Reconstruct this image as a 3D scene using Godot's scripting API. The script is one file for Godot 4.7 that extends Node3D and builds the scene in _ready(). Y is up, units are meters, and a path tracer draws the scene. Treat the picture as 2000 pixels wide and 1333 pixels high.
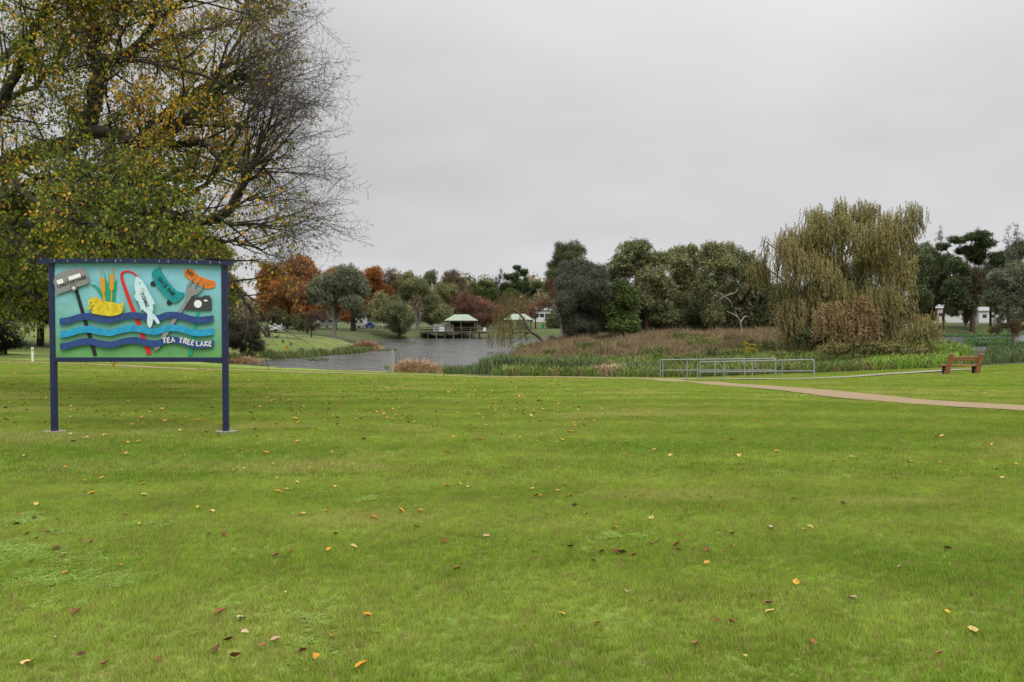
extends Node3D
# An autumn park by a lake: lawn, painted sign, elm, lake, willows and gums under an overcast sky.
# One unit is a metre; the camera stands at the origin and looks along -z.

const F := 1616.0            # focal length in pixels of the 2000 x 1333 photograph
const EYE := 1.6
const PITCH := 0.02567       # radians downwards
const WATER := -2.1

var rng := RandomNumberGenerator.new()
var noise := FastNoiseLite.new()
var M := {}                  # shared materials
var protos := {}             # shared small meshes

# ---------------------------------------------------------------- helpers
class Scatter:
	var buf := PackedFloat32Array()
	var n := 0
	func add(b: Basis, o: Vector3, c: Color) -> void:
		buf.append_array(PackedFloat32Array([b.x.x, b.y.x, b.z.x, o.x, b.x.y, b.y.y, b.z.y, o.y, b.x.z, b.y.z, b.z.z, o.z, c.r, c.g, c.b, 1.0]))
		n += 1

class Tubes:
	var v := PackedVector3Array()
	var nm := PackedVector3Array()
	var ix := PackedInt32Array()
	func tube(pts: Array, radii: Array, sides: int) -> void:
		var k := pts.size()
		var first := v.size()
		for i in k:
			var p: Vector3 = pts[i]
			var a: Vector3 = pts[maxi(i - 1, 0)]
			var b: Vector3 = pts[mini(i + 1, k - 1)]
			var t := (b - a).normalized()
			var side := t.cross(Vector3(0.31, 0.17, 0.94))
			if side.length_squared() < 0.02:
				side = t.cross(Vector3(1, 0, 0))
			side = side.normalized()
			var up := side.cross(t)
			var r: float = radii[i]
			for s in sides:
				var an := TAU * s / sides
				var d := side * cos(an) + up * sin(an)
				v.append(p + d * r)
				nm.append(d)
		for i in k - 1:
			for s in sides:
				var s2 := (s + 1) % sides
				var a0 := first + i * sides + s
				var a1 := first + i * sides + s2
				var b0 := a0 + sides
				var b1 := a1 + sides
				ix.append_array(PackedInt32Array([a0, a1, b0, a1, b1, b0]))
		# caps
		for e in 2:
			var q := first + (k - 1) * sides * e
			for s in range(1, sides - 1):
				if e == 0:
					ix.append_array(PackedInt32Array([q, q + s + 1, q + s]))
				else:
					ix.append_array(PackedInt32Array([q, q + s, q + s + 1]))
	func mesh() -> ArrayMesh:
		var arr := []
		arr.resize(Mesh.ARRAY_MAX)
		arr[Mesh.ARRAY_VERTEX] = v
		arr[Mesh.ARRAY_NORMAL] = nm
		arr[Mesh.ARRAY_INDEX] = ix
		var m := ArrayMesh.new()
		m.add_surface_from_arrays(Mesh.PRIMITIVE_TRIANGLES, arr)
		return m

class Tris:
	var v := PackedVector3Array()
	var c := PackedColorArray()
	func tri(a: Vector3, b: Vector3, d: Vector3, col: Color) -> void:
		v.append(a); v.append(b); v.append(d)
		c.append(col); c.append(col); c.append(col)
	func mesh() -> ArrayMesh:
		var arr := []
		arr.resize(Mesh.ARRAY_MAX)
		arr[Mesh.ARRAY_VERTEX] = v
		arr[Mesh.ARRAY_COLOR] = c
		var m := ArrayMesh.new()
		m.add_surface_from_arrays(Mesh.PRIMITIVE_TRIANGLES, arr)
		return m

func R(a: float, b: float) -> float:
	return rng.randf_range(a, b)

func dir3() -> Vector3:
	var z := R(-1, 1)
	var a := R(0, TAU)
	var r := sqrt(1 - z * z)
	return Vector3(r * cos(a), z, r * sin(a))

func turned() -> Basis:
	return Basis(dir3(), R(0, TAU))

# pixel and depth -> point in the world
func P(px: float, py: float, d: float) -> Vector3:
	var u := (px - 1000.0) / F
	var w := (666.5 - py) / F
	var t := d / (cos(PITCH) + w * sin(PITCH))
	return Vector3(u * t, EYE + t * (w * cos(PITCH) - sin(PITCH)), -d)

func xz(px: float, d: float) -> Vector2:
	return Vector2((px - 1000.0) / F * d, -d)

# a point of the ground under a pixel column at a depth
func on_ground(px: float, d: float) -> Vector3:
	var q := xz(px, d)
	return Vector3(q.x, gh(q.x, q.y), q.y)

var used := {}
func numbered(called: String) -> String:
	if not used.has(called):
		used[called] = 0
		return called
	used[called] += 1
	return "%s_%03d" % [called, used[called]]

func tag(o: Node, label: String, category := "", group := "", kind := "") -> void:
	if label: o.set_meta("label", label)
	if category: o.set_meta("category", category)
	if group: o.set_meta("group", group)
	if kind: o.set_meta("kind", kind)

func thing(called: String, label: String, category: String, at: Vector3, turn := 0.0, group := "") -> Node3D:
	var o := Node3D.new()
	o.name = numbered(called)
	add_child(o)
	o.position = at
	o.rotation.y = turn
	tag(o, label, category, group)
	return o

func part(called: String, mesh: Mesh, mat: Material, parent: Node, at := Vector3.ZERO, turn := Vector3.ZERO) -> MeshInstance3D:
	var o := MeshInstance3D.new()
	o.name = numbered(called) if parent == self else called
	o.mesh = mesh
	o.material_override = mat
	parent.add_child(o, true)
	o.position = at
	o.rotation = turn
	return o

func scattered(called: String, s: Scatter, mesh: Mesh, mat: Material, parent: Node, kind := "stuff") -> MultiMeshInstance3D:
	var mm := MultiMesh.new()
	mm.transform_format = MultiMesh.TRANSFORM_3D
	mm.use_colors = true
	mm.mesh = mesh
	mm.instance_count = s.n
	mm.buffer = s.buf
	var o := MultiMeshInstance3D.new()
	o.name = numbered(called) if parent == self else called
	o.multimesh = mm
	o.material_override = mat
	parent.add_child(o, true)
	if kind: o.set_meta("kind", kind)
	return o

func lin(r: float, g: float, b: float) -> Color:      # linear base colour -> the sRGB that albedo_color takes
	return Color(r, g, b).linear_to_srgb()

func paint(r: float, g: float, b: float, rough := 0.8, metal := 0.0) -> StandardMaterial3D:
	var m := StandardMaterial3D.new()
	m.albedo_color = lin(r, g, b)
	m.roughness = rough
	m.metallic = metal
	return m

func noise_tex(freq: float, lo: Color, hi: Color, size := 512, seed_ := 1, octaves := 4, mid = null) -> NoiseTexture2D:
	var n := FastNoiseLite.new()
	n.seed = seed_
	n.frequency = freq
	n.fractal_octaves = octaves
	var g := Gradient.new()
	g.set_color(0, lo)
	g.set_color(1, hi)
	if mid != null: g.add_point(0.5, mid)
	var t := NoiseTexture2D.new()
	t.width = size
	t.height = size
	t.seamless = true
	t.noise = n
	t.color_ramp = g
	return t

func weathered(r: float, g: float, b: float, rough: float, scale: float, vary := 0.35, metal := 0.0) -> StandardMaterial3D:
	var m := paint(r, g, b, rough, metal)
	m.albedo_texture = noise_tex(0.02, Color(1 - vary, 1 - vary, 1 - vary), Color.WHITE, 256, int(r * 977 + g * 331 + b * 77) + 3)
	m.uv1_triplanar = true
	m.uv1_scale = Vector3.ONE * scale
	return m

func bark(r: float, g: float, b: float) -> StandardMaterial3D:
	var m := paint(r, g, b, 0.95)
	m.albedo_texture = noise_tex(0.03, Color(0.5, 0.5, 0.48), Color.WHITE, 256, int(r * 1000) + 11)
	m.uv1_triplanar = true
	m.uv1_scale = Vector3(1.6, 0.35, 1.6)
	return m

func box(sx: float, sy: float, sz: float, bevel := 0.0) -> Mesh:
	if bevel <= 0.0:
		var b := BoxMesh.new()
		b.size = Vector3(sx, sy, sz)
		return b
	# a box with chamfered long edges: an octagon swept along its longest side
	var s := [sx, sy, sz]
	var ax := 0 if sx >= sy and sx >= sz else (1 if sy >= sz else 2)
	var l: float = s[ax] / 2
	var a: float = s[(ax + 1) % 3] / 2
	var b2: float = s[(ax + 2) % 3] / 2
	var ring := [Vector2(a, b2 - bevel), Vector2(a - bevel, b2), Vector2(-a + bevel, b2), Vector2(-a, b2 - bevel), Vector2(-a, -b2 + bevel), Vector2(-a + bevel, -b2), Vector2(a - bevel, -b2), Vector2(a, -b2 + bevel)]
	var st := SurfaceTool.new()
	st.begin(Mesh.PRIMITIVE_TRIANGLES)
	st.set_smooth_group(-1)
	var put := func(q: Vector2, t: float) -> Vector3:
		var o := Vector3.ZERO
		o[ax] = t
		o[(ax + 1) % 3] = q.x
		o[(ax + 2) % 3] = q.y
		return o
	for i in 8:
		var q: Vector2 = ring[i]
		var w: Vector2 = ring[(i + 1) % 8]
		for p in [put.call(q, -l), put.call(q, l), put.call(w, -l), put.call(w, -l), put.call(q, l), put.call(w, l)]:
			st.add_vertex(p)
		if i > 0 and i < 7:
			for p in [put.call(ring[0], l), put.call(w, l), put.call(q, l)]: st.add_vertex(p)
			for p in [put.call(ring[0], -l), put.call(q, -l), put.call(w, -l)]: st.add_vertex(p)
	st.generate_normals()
	return st.commit()

# a flat outline (x, y) with thickness, its front at z = 0 + thick
func plate(outline: PackedVector2Array, thick: float) -> ArrayMesh:
	var poly := outline
	if Geometry2D.is_polygon_clockwise(poly):
		poly = poly.duplicate()
		poly.reverse()
	var tri := Geometry2D.triangulate_polygon(poly)
	var st := SurfaceTool.new()
	st.begin(Mesh.PRIMITIVE_TRIANGLES)
	st.set_smooth_group(-1)
	for k in range(0, tri.size(), 3):
		var a := poly[tri[k]]
		var b := poly[tri[k + 1]]
		var c := poly[tri[k + 2]]
		if (b - a).cross(c - a) > 0:
			var t := b
			b = c
			c = t
		for q in [a, b, c]: st.add_vertex(Vector3(q.x, q.y, thick))
		for q in [a, c, b]: st.add_vertex(Vector3(q.x, q.y, 0))
	var n := poly.size()
	for i in n:
		var a := poly[i]
		var b := poly[(i + 1) % n]
		for q in [Vector3(a.x, a.y, 0), Vector3(a.x, a.y, thick), Vector3(b.x, b.y, 0), Vector3(b.x, b.y, 0), Vector3(a.x, a.y, thick), Vector3(b.x, b.y, thick)]:
			st.add_vertex(q)
	st.generate_normals()
	return st.commit()

func smooth_line(p: PackedVector2Array, steps := 4, closed := false) -> PackedVector2Array:
	var o := PackedVector2Array()
	var n := p.size()
	var last := n if closed else n - 1
	for i in last:
		var a := p[(i - 1 + n) % n] if closed else p[maxi(i - 1, 0)]
		var b := p[i]
		var c := p[(i + 1) % n]
		var d := p[(i + 2) % n] if closed else p[mini(i + 2, n - 1)]
		for k in steps:
			o.append(b.cubic_interpolate(c, a, d, float(k) / steps))
	if not closed: o.append(p[n - 1])
	return o

func wiggly(pts: Array, steps: int) -> Array:          # Catmull-Rom through 3D points
	var o := []
	var n := pts.size()
	for i in n - 1:
		for k in steps:
			o.append((pts[i] as Vector3).cubic_interpolate(pts[i + 1], pts[maxi(i - 1, 0)], pts[mini(i + 2, n - 1)], float(k) / steps))
	o.append(pts[n - 1])
	return o

# ---------------------------------------------------------------- the lie of the land
var tps_p := PackedVector2Array()
var tps_w := PackedFloat64Array()
var lakes := []
var grid := PackedFloat32Array()
const GX0 := -70
const GX1 := 70
const GZ1 := 110

func lay_land() -> void:
	var y := PackedFloat64Array()
	var known := [   # pixel column, depth, height of the ground there
		[-300, 3, 0], [1000, 3, 0], [2300, 3, 0], [100, 12.4, -0.11], [440, 12.4, -0.11], [1000, 12.4, -0.11], [1600, 12.4, -0.11], [2200, 12.4, -0.1],
		[-200, 20, -0.18], [400, 20, -0.24], [1000, 20, -0.27], [1600, 20, -0.27], [2100, 20, -0.2],
		[0, 30, -0.25], [500, 30, -0.5], [1000, 30, -0.6], [1500, 30, -0.66], [2000, 30, -0.45],
		[950, 38, -0.96], [1200, 38, -1.14], [1380, 38, -1.3], [1380, 34, -1.05], [1400, 30, -0.76], [1590, 38.5, -1.36], [1880, 36, -0.63], [2000, 39, -0.65], [2200, 45, -0.5],
		[0, 43, -0.45], [280, 43, -0.8], [440, 42, -1.0], [750, 44, -1.35], [1000, 44.5, -1.6], [1150, 45, -1.66], [1290, 45, -1.77], [1515, 41, -1.47], [1760, 41, -1.04],
		[450, 48, -1.16], [600, 49, -1.43], [768, 46.5, -1.42], [900, 47, -1.62],
		[1300, 55, -1.7], [1660, 52, -1.55], [1660, 62, -1.0], [1780, 48, -1.07], [1840, 58, -1.1], [1100, 65, -1.45], [1300, 70, -1.2], [1060, 85, -1.2],
		[1265, 100, -0.15], [1390, 100, 0], [1480, 95, -0.2], [1750, 90, -0.4], [1100, 140, -1.0], [1500, 140, 0.3], [2000, 55, -1.0],
		[525, 92, -0.22], [540, 97, 0.2], [600, 95, -0.16], [650, 97, -0.74], [700, 97, -1.75], [450, 92, 0.1], [300, 90, 0.3], [560, 86, -0.75], [640, 92, -1.1],
		[0, 60, -0.8], [-250, 60, -0.4], [80, 72, -0.14], [200, 70, -0.5],
		[652, 140, -1.0], [815, 175, -0.56], [1000, 182, -0.65], [690, 160, -0.97], [700, 180, -0.4], [500, 180, -0.3], [300, 160, 0],
		[1000, 210, -0.1], [1060, 230, 0.9], [1840, 206, -0.3], [1900, 212, 0.03], [2100, 215, 0.1], [1830, 240, 0.9], [1400, 200, 0.2],
		[0, 320, 2], [1000, 320, 2.4], [2000, 320, 2], [1980, 113, -1.3]]
	for k in known:
		tps_p.append(xz(k[0], k[1]))
		y.append(k[2])
	for k in [[-40, 25, 0.1], [0, 25, 0.1], [40, 25, 0.1], [-60, 0, 0.1], [60, 0, 0], [-14, 0, 0.02], [14, 0, 0.02]]:
		tps_p.append(Vector2(k[0], k[1]))
		y.append(k[2])
	# thin-plate spline: solve [K P; P' 0] w = y by elimination
	var n := tps_p.size()
	var m := n + 3
	var a := []
	for i in m:
		var row := PackedFloat64Array()
		row.resize(m + 1)
		a.append(row)
	for i in n:
		for j in n:
			a[i][j] = tps(tps_p[i].distance_squared_to(tps_p[j])) + (0.4 if i == j else 0.0)
		a[i][n] = 1.0
		a[i][n + 1] = tps_p[i].x
		a[i][n + 2] = tps_p[i].y
		a[n][i] = 1.0
		a[n + 1][i] = tps_p[i].x
		a[n + 2][i] = tps_p[i].y
		a[i][m] = y[i]
	for i in m:
		var best := i
		for j in range(i + 1, m):
			if absf(a[j][i]) > absf(a[best][i]): best = j
		var t = a[i]
		a[i] = a[best]
		a[best] = t
		for j in range(i + 1, m):
			var f: float = a[j][i] / a[i][i]
			if f != 0.0:
				for k in range(i, m + 1): a[j][k] -= f * a[i][k]
	tps_w.resize(m)
	for i in range(m - 1, -1, -1):
		var s: float = a[i][m]
		for k in range(i + 1, m): s -= a[i][k] * tps_w[k]
		tps_w[i] = s / a[i][i]
	for shore in [
		[[395, 64], [440, 58], [520, 56.5], [600, 55.5], [700, 54.5], [768, 54], [860, 53.5], [940, 53.5], [985, 56], [988, 62], [1000, 75], [1030, 95], [1062, 120], [1085, 150], [1090, 178],
			[1000, 176], [940, 171], [860, 168], [800, 163], [760, 160], [720, 152], [690, 142], [650, 134], [600, 128], [540, 130], [560, 116], [640, 112], [700, 108], [735, 104],
			[720, 99], [700, 93], [650, 88], [600, 83], [520, 77], [470, 70], [420, 69]],
		[[1812, 199], [1900, 203], [2150, 205], [2300, 150], [2300, 75], [2100, 66], [1990, 68], [1940, 76], [1880, 86], [1830, 100], [1812, 130], [1800, 165]]]:
		var poly := PackedVector2Array()
		for q in shore: poly.append(xz(q[0], q[1]))
		lakes.append(poly)
	grid.resize((GX1 - GX0 + 1) * (GZ1 + 1))
	for j in GZ1 + 1:
		for i in GX1 - GX0 + 1:
			grid[j * (GX1 - GX0 + 1) + i] = land(GX0 + i, -j)

func tps(r2: float) -> float:
	return 0.0 if r2 < 1e-9 else r2 * log(r2) * 0.5 * 0.001

func land(x: float, z: float) -> float:
	var n := tps_p.size()
	var q := Vector2(x, z)
	var h := tps_w[n] + tps_w[n + 1] * x + tps_w[n + 2] * z
	for i in n:
		var r2 := q.distance_squared_to(tps_p[i])
		if r2 > 1e-9: h += tps_w[i] * r2 * log(r2) * 0.0005
	if z < -330 or absf(x) > 330 or z > 40:
		h = clampf(h, 0, 3)
	h += noise.get_noise_2d(x * 6, z * 6) * 0.05
	for lake in lakes:
		var near := 1e9
		var poly: PackedVector2Array = lake
		for i in poly.size():
			var c := Geometry2D.get_closest_point_to_segment(q, poly[i], poly[(i + 1) % poly.size()])
			near = minf(near, c.distance_squared_to(q))
		near = sqrt(near)
		near += noise.get_noise_2d(x * 9 + 500, z * 9) * 0.8
		if Geometry2D.is_point_in_polygon(q, poly):
			return WATER - 0.1 - minf(1.3, 0.3 * maxf(near, 0.0))
		h = lerpf(WATER + 0.03, maxf(h, WATER + 0.3), smoothstep(0.0, 5.0, near))
	return h

func gh(x: float, z: float) -> float:
	if x > GX0 and x < GX1 - 1 and z < 0 and z > -GZ1 + 1:
		var fx := x - GX0
		var fz := -z
		var i := int(fx)
		var j := int(fz)
		var w := GX1 - GX0 + 1
		var u := fx - i
		var t := fz - j
		var k := j * w + i
		return lerpf(lerpf(grid[k], grid[k + 1], u), lerpf(grid[k + w], grid[k + w + 1], u), t)
	return land(x, z)

func in_lake(x: float, z: float) -> bool:
	for lake in lakes:
		if Geometry2D.is_point_in_polygon(Vector2(x, z), lake): return true
	return false

# colour of the turf: mown stripes, dry patches, lush patches (linear base colour)
func turf(x: float, z: float) -> Color:
	var wob := noise.get_noise_2d(x * 3.0, z * 3.0 + 90)
	var s := 0.5 + 0.5 * sin((-z + 0.022 * (x - 1.0) * (x - 1.0) + wob * 1.1) * TAU / 1.9)
	var c := Color(0.240, 0.338, 0.046).lerp(Color(0.330, 0.420, 0.076), s * 0.75)
	c *= 1.07 + 0.2 * noise.get_noise_2d(x * 55, z * 55) + 0.14 * noise.get_noise_2d(x * 160 + 40, z * 160)
	var dry := smoothstep(0.18, 0.5, noise.get_noise_2d(x * 7 + 300, z * 16))
	c = c.lerp(Color(0.50, 0.46, 0.18), dry * 0.55)
	var lush := smoothstep(0.1, 0.45, noise.get_noise_2d(x * 5 - 700, z * 9 + 50))
	return c.lerp(Color(0.17, 0.30, 0.03), lush * 0.5)

var path_lines := []
func lay_paths() -> void:
	path_lines = [
		[smooth_line(PackedVector2Array([xz(-420, 44), xz(-150, 42), xz(0, 42.5), xz(150, 43), xz(280, 42.5), xz(440, 42), xz(600, 43), xz(750, 44), xz(900, 45), xz(1050, 45.5), xz(1180, 45), xz(1285, 43.5), xz(1330, 37), xz(1395, 30), xz(1480, 25.6), xz(1600, 22), xz(1760, 18.9), xz(2000, 16.4), xz(2300, 14.2)]), 6), 1.3],
		[smooth_line(PackedVector2Array([xz(1327, 44.2), xz(1440, 41), xz(1535, 39.2), xz(1600, 38.6), xz(1690, 39.2), xz(1790, 40.4), xz(1900, 41.5)]), 6), 1.25]]

func on_path(x: float, z: float, wider := 0.0) -> bool:
	for p in path_lines:
		var l: PackedVector2Array = p[0]
		var w: float = p[1] / 2 + wider
		for i in l.size() - 1:
			if minf(l[i].y, l[i + 1].y) - w > z or maxf(l[i].y, l[i + 1].y) + w < z: continue
			if Geometry2D.get_closest_point_to_segment(Vector2(x, z), l[i], l[i + 1]).distance_squared_to(Vector2(x, z)) < w * w: return true
	return false

# ---------------------------------------------------------------- the setting
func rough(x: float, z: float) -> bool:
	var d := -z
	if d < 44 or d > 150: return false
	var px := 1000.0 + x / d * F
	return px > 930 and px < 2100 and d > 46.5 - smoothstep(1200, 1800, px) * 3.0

func make_camera_and_light() -> void:
	var cam := Camera3D.new()
	cam.name = "camera"
	cam.fov = rad_to_deg(2 * atan(666.5 / F))
	cam.position = Vector3(0, EYE, 0)
	cam.rotation.x = -PITCH
	cam.near = 0.05
	cam.far = 3000
	cam.current = true
	add_child(cam)
	var env := Environment.new()
	env.tonemap_mode = Environment.TONE_MAPPER_LINEAR
	env.tonemap_exposure = 1.38
	env.sdfgi_enabled = true
	env.ssao_enabled = true
	env.ssil_enabled = true
	env.background_mode = Environment.BG_SKY
	# an overcast sky: a grey deck with soft darker banks, brighter overhead as thick cloud is
	var im := Image.create(1024, 512, false, Image.FORMAT_RGBF)
	var cl := FastNoiseLite.new()
	cl.seed = 5
	cl.frequency = 1.0
	cl.fractal_octaves = 4
	for j in 512:
		var el := (0.5 - (j + 0.5) / 512.0) * PI
		var se := sin(el)
		for i in 1024:
			var az := ((i + 0.5) / 1024.0 - 0.5) * TAU
			var b: float
			if se < -0.02:
				b = 0.10
			else:
				var hh := 1.0 / (maxf(se, 0.0) + 0.22)
				var p := Vector3(sin(az) * cos(el) * hh, 0.0, -cos(az) * cos(el) * hh)
				var n := cl.get_noise_3d(p.x * 0.6 + 3.1, p.y, p.z * 0.8 + 1.7)
				var n2 := cl.get_noise_3d(p.x * 2.2 + 9.0, 4.0, p.z * 3.6)
				b = 0.50 + 1.08 * smoothstep(0.25, 1.0, se)
				b *= 1.0 + 0.15 * n + 0.03 * n2 - 0.08 * sin(az) - 0.15 * exp(-pow((se - 0.17) / 0.07, 2.0)) * (0.6 + 0.4 * sin(az - 0.1))
			im.set_pixel(i, j, Color(b * 0.985, b * 0.99, b * 1.01) if b > 0.1 else Color(0.09, 0.1, 0.07))
	var pan := PanoramaSkyMaterial.new()
	pan.panorama = ImageTexture.create_from_image(im)
	var sky := Sky.new()
	sky.sky_material = pan
	env.sky = sky
	var we := WorldEnvironment.new()
	we.name = "surroundings"
	we.environment = env
	add_child(we)
	var sun := DirectionalLight3D.new()
	sun.name = "sun"
	sun.light_energy = 0.5
	sun.light_angular_distance = 35
	sun.light_color = Color(1.0, 0.975, 0.93)
	sun.shadow_enabled = true
	sun.rotation_degrees = Vector3(-58, 25, 0)
	add_child(sun)

func make_ground() -> void:
	var xs := PackedFloat32Array()
	var zs := PackedFloat32Array()
	var x := -900.0
	while x < GX0 - 1: 
		xs.append(x)
		x += clampf((absf(x) - 60) * 0.12, 2.5, 60)
	for i in range(GX0, GX1 + 1): xs.append(i)
	x = GX1 + 2.5
	while x < 900:
		xs.append(x)
		x += clampf((absf(x) - 60) * 0.12, 2.5, 60)
	xs.append(900)
	for k in [60, 40, 25, 12, 6, 3, 1.5]: zs.append(k)
	for i in GZ1 + 1: zs.append(-i)
	var z := -GZ1 - 2.5
	while z > -900:
		zs.append(z)
		z -= clampf((absf(z) - 190) * 0.12, 2.5, 80)
	zs.append(-1500)
	var v := PackedVector3Array()
	var c := PackedColorArray()
	var uv := PackedVector2Array()
	var uv2 := PackedVector2Array()
	var nx := xs.size()
	for zz in zs:
		for xx in xs:
			v.append(Vector3(xx, gh(xx, zz), zz))
			uv.append(Vector2(xx, zz) / 2.3)
			uv2.append(Vector2(xx, zz) / 19.0)
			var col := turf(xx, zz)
			if zz < -58: col = Color(0.165, 0.225, 0.036).lerp(Color(0.31, 0.26, 0.11), 0.6 * smoothstep(0.0, 0.4, noise.get_noise_2d(xx * 4, zz * 14)))     # turf without tufts: blade shade put into its darker colour, with worn tan streaks
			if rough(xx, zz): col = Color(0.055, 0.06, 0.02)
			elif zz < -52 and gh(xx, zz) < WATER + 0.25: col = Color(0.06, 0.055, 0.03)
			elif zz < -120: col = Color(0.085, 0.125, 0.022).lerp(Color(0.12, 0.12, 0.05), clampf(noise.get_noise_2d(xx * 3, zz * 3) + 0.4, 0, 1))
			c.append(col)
	var ix := PackedInt32Array()
	for j in zs.size() - 1:
		for i in nx - 1:
			var a := j * nx + i
			ix.append_array(PackedInt32Array([a, a + nx, a + 1, a + 1, a + nx, a + nx + 1]))
	var st := SurfaceTool.new()
	var arr := []
	arr.resize(Mesh.ARRAY_MAX)
	arr[Mesh.ARRAY_VERTEX] = v
	arr[Mesh.ARRAY_COLOR] = c
	arr[Mesh.ARRAY_TEX_UV] = uv
	arr[Mesh.ARRAY_TEX_UV2] = uv2
	arr[Mesh.ARRAY_INDEX] = ix
	var am := ArrayMesh.new()
	am.add_surface_from_arrays(Mesh.PRIMITIVE_TRIANGLES, arr)
	st.create_from(am, 0)
	st.generate_normals()
	var m := paint(1, 1, 1, 0.95)
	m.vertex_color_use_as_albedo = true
	m.albedo_texture = noise_tex(0.05, Color(0.72, 0.74, 0.62), Color(1, 1, 1), 1024, 21, 5)
	m.detail_enabled = true
	m.detail_uv_layer = BaseMaterial3D.DETAIL_UV_2
	m.detail_blend_mode = BaseMaterial3D.BLEND_MODE_MUL
	m.detail_albedo = noise_tex(0.015, Color(0.80, 0.82, 0.78), Color(1, 1, 1), 512, 8, 4)
	m.heightmap_enabled = true
	m.heightmap_scale = 2.0
	m.heightmap_texture = noise_tex(0.09, Color.BLACK, Color.WHITE, 1024, 33, 4)
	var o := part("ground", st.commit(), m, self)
	o.set_meta("kind", "structure")

func make_water() -> void:
	var m := paint(0.045, 0.046, 0.042, 0.2)
	m.metallic_specular = 0.6
	m.normal_enabled = true
	# wind ripples: crests run across the view, so the slope is mostly along z; the picture repeats every 48 m
	var n := FastNoiseLite.new()
	n.seed = 14
	n.frequency = 1.0
	n.fractal_octaves = 3
	var im := Image.create(512, 512, false, Image.FORMAT_RGB8)
	for j in 512:
		for i in 512:
			var p := Vector2(i, j) / 512.0 * TAU
			var q := Vector3(cos(p.x) * 3.0, sin(p.x) * 3.0, 0)
			var h0 := n.get_noise_3d(q.x + cos(p.y) * 7.0, q.y, sin(p.y) * 7.0)
			var h1 := n.get_noise_3d(q.x + cos(p.y + 0.05) * 7.0, q.y, sin(p.y + 0.05) * 7.0)
			var gust := 0.55 + 0.6 * n.get_noise_3d(cos(p.x) * 1.2 + 20, sin(p.x) * 1.2, sin(p.y) * 1.5 + cos(p.y))
			var sl := (h1 - h0) * 1.5 * gust
			im.set_pixel(i, j, Color(0.5 + h0 * 0.03, 0.5 + clampf(sl, -0.3, 0.3), 1.0))
	m.normal_texture = ImageTexture.create_from_image(im)
	m.normal_scale = 0.22
	m.uv1_scale = Vector3(420 / 48.0, 190 / 48.0, 1)
	var pl := PlaneMesh.new()
	pl.size = Vector2(420, 190)
	var o := part("lake_water", pl, m, self, Vector3(10, WATER, -50 - 95))
	o.set_meta("kind", "structure")

func strip(line: PackedVector2Array, width: float, lift: float, across := 6) -> ArrayMesh:
	var st := SurfaceTool.new()
	st.begin(Mesh.PRIMITIVE_TRIANGLES)
	var rows := []
	for i in line.size():
		var t := (line[mini(i + 1, line.size() - 1)] - line[maxi(i - 1, 0)]).normalized()
		var nrm := Vector2(-t.y, t.x)
		var row := []
		var wl := width / 2 * (1.0 + 0.16 * noise.get_noise_2d(i * 21.0, 7.0))
		var wr := width / 2 * (1.0 + 0.16 * noise.get_noise_2d(i * 21.0, 77.0))
		for k in across + 1:
			var s := lerpf(-wl, wr, float(k) / across)
			var q := line[i] + nrm * s
			row.append(Vector3(q.x, gh(q.x, q.y) + lift, q.y))
		rows.append(row)
	for i in rows.size() - 1:
		for k in across:
			var a: Vector3 = rows[i][k]
			var b: Vector3 = rows[i][k + 1]
			var c: Vector3 = rows[i + 1][k]
			var d: Vector3 = rows[i + 1][k + 1]
			for q in ([a, c, b, b, c, d] if (b - a).cross(c - a).y < 0 else [a, b, c, b, d, c]):
				st.set_uv(Vector2(q.x, q.z))
				st.add_vertex(q)
	st.generate_normals()
	return st.commit()

func denser(l: PackedVector2Array, step: float) -> PackedVector2Array:
	var o := PackedVector2Array()
	for i in l.size() - 1:
		var k := maxi(1, int(l[i].distance_to(l[i + 1]) / step))
		for j in k: o.append(l[i].lerp(l[i + 1], float(j) / k))
	o.append(l[l.size() - 1])
	return o

func make_paths() -> void:
	var g := paint(0.34, 0.255, 0.14, 0.95)
	g.albedo_texture = noise_tex(0.12, Color(0.66, 0.64, 0.6), Color.WHITE, 512, 61, 5)
	g.uv1_scale = Vector3(0.7, 0.7, 1)
	var o := part("gravel_path", strip(denser(path_lines[0][0], 0.5), path_lines[0][1], 0.03), g, self)
	o.set_meta("kind", "structure")
	var k := paint(0.31, 0.265, 0.215, 0.9)
	k.albedo_texture = noise_tex(0.09, Color(0.75, 0.74, 0.72), Color.WHITE, 512, 62, 5)
	k.uv1_scale = Vector3(0.6, 0.6, 1)
	o = part("footpath", strip(denser(path_lines[1][0], 0.5), path_lines[1][1], 0.045), k, self)
	o.set_meta("kind", "structure")

# ---------------------------------------------------------------- small meshes that are scattered
func leaf_cluster(n: int, long: float, wide: float, droop: float) -> ArrayMesh:
	var t := Tris.new()
	for i in n:
		var p := dir3() * pow(rng.randf(), 0.5) * 0.85
		var d := (dir3() + Vector3(0, -droop, 0)).normalized()
		var s := d.cross(dir3()).normalized() * wide * R(0.7, 1.3)
		var l := long * R(0.7, 1.3)
		var a := p
		var b := p + d * l * 0.45 + s
		var e := p + d * l
		var g := p + d * l * 0.45 - s
		var k := R(0.72, 1.28)
		var col := Color(k, k, k * R(0.85, 1.1))
		t.tri(a, b, e, col)
		t.tri(a, e, g, col)
	return t.mesh()

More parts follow.
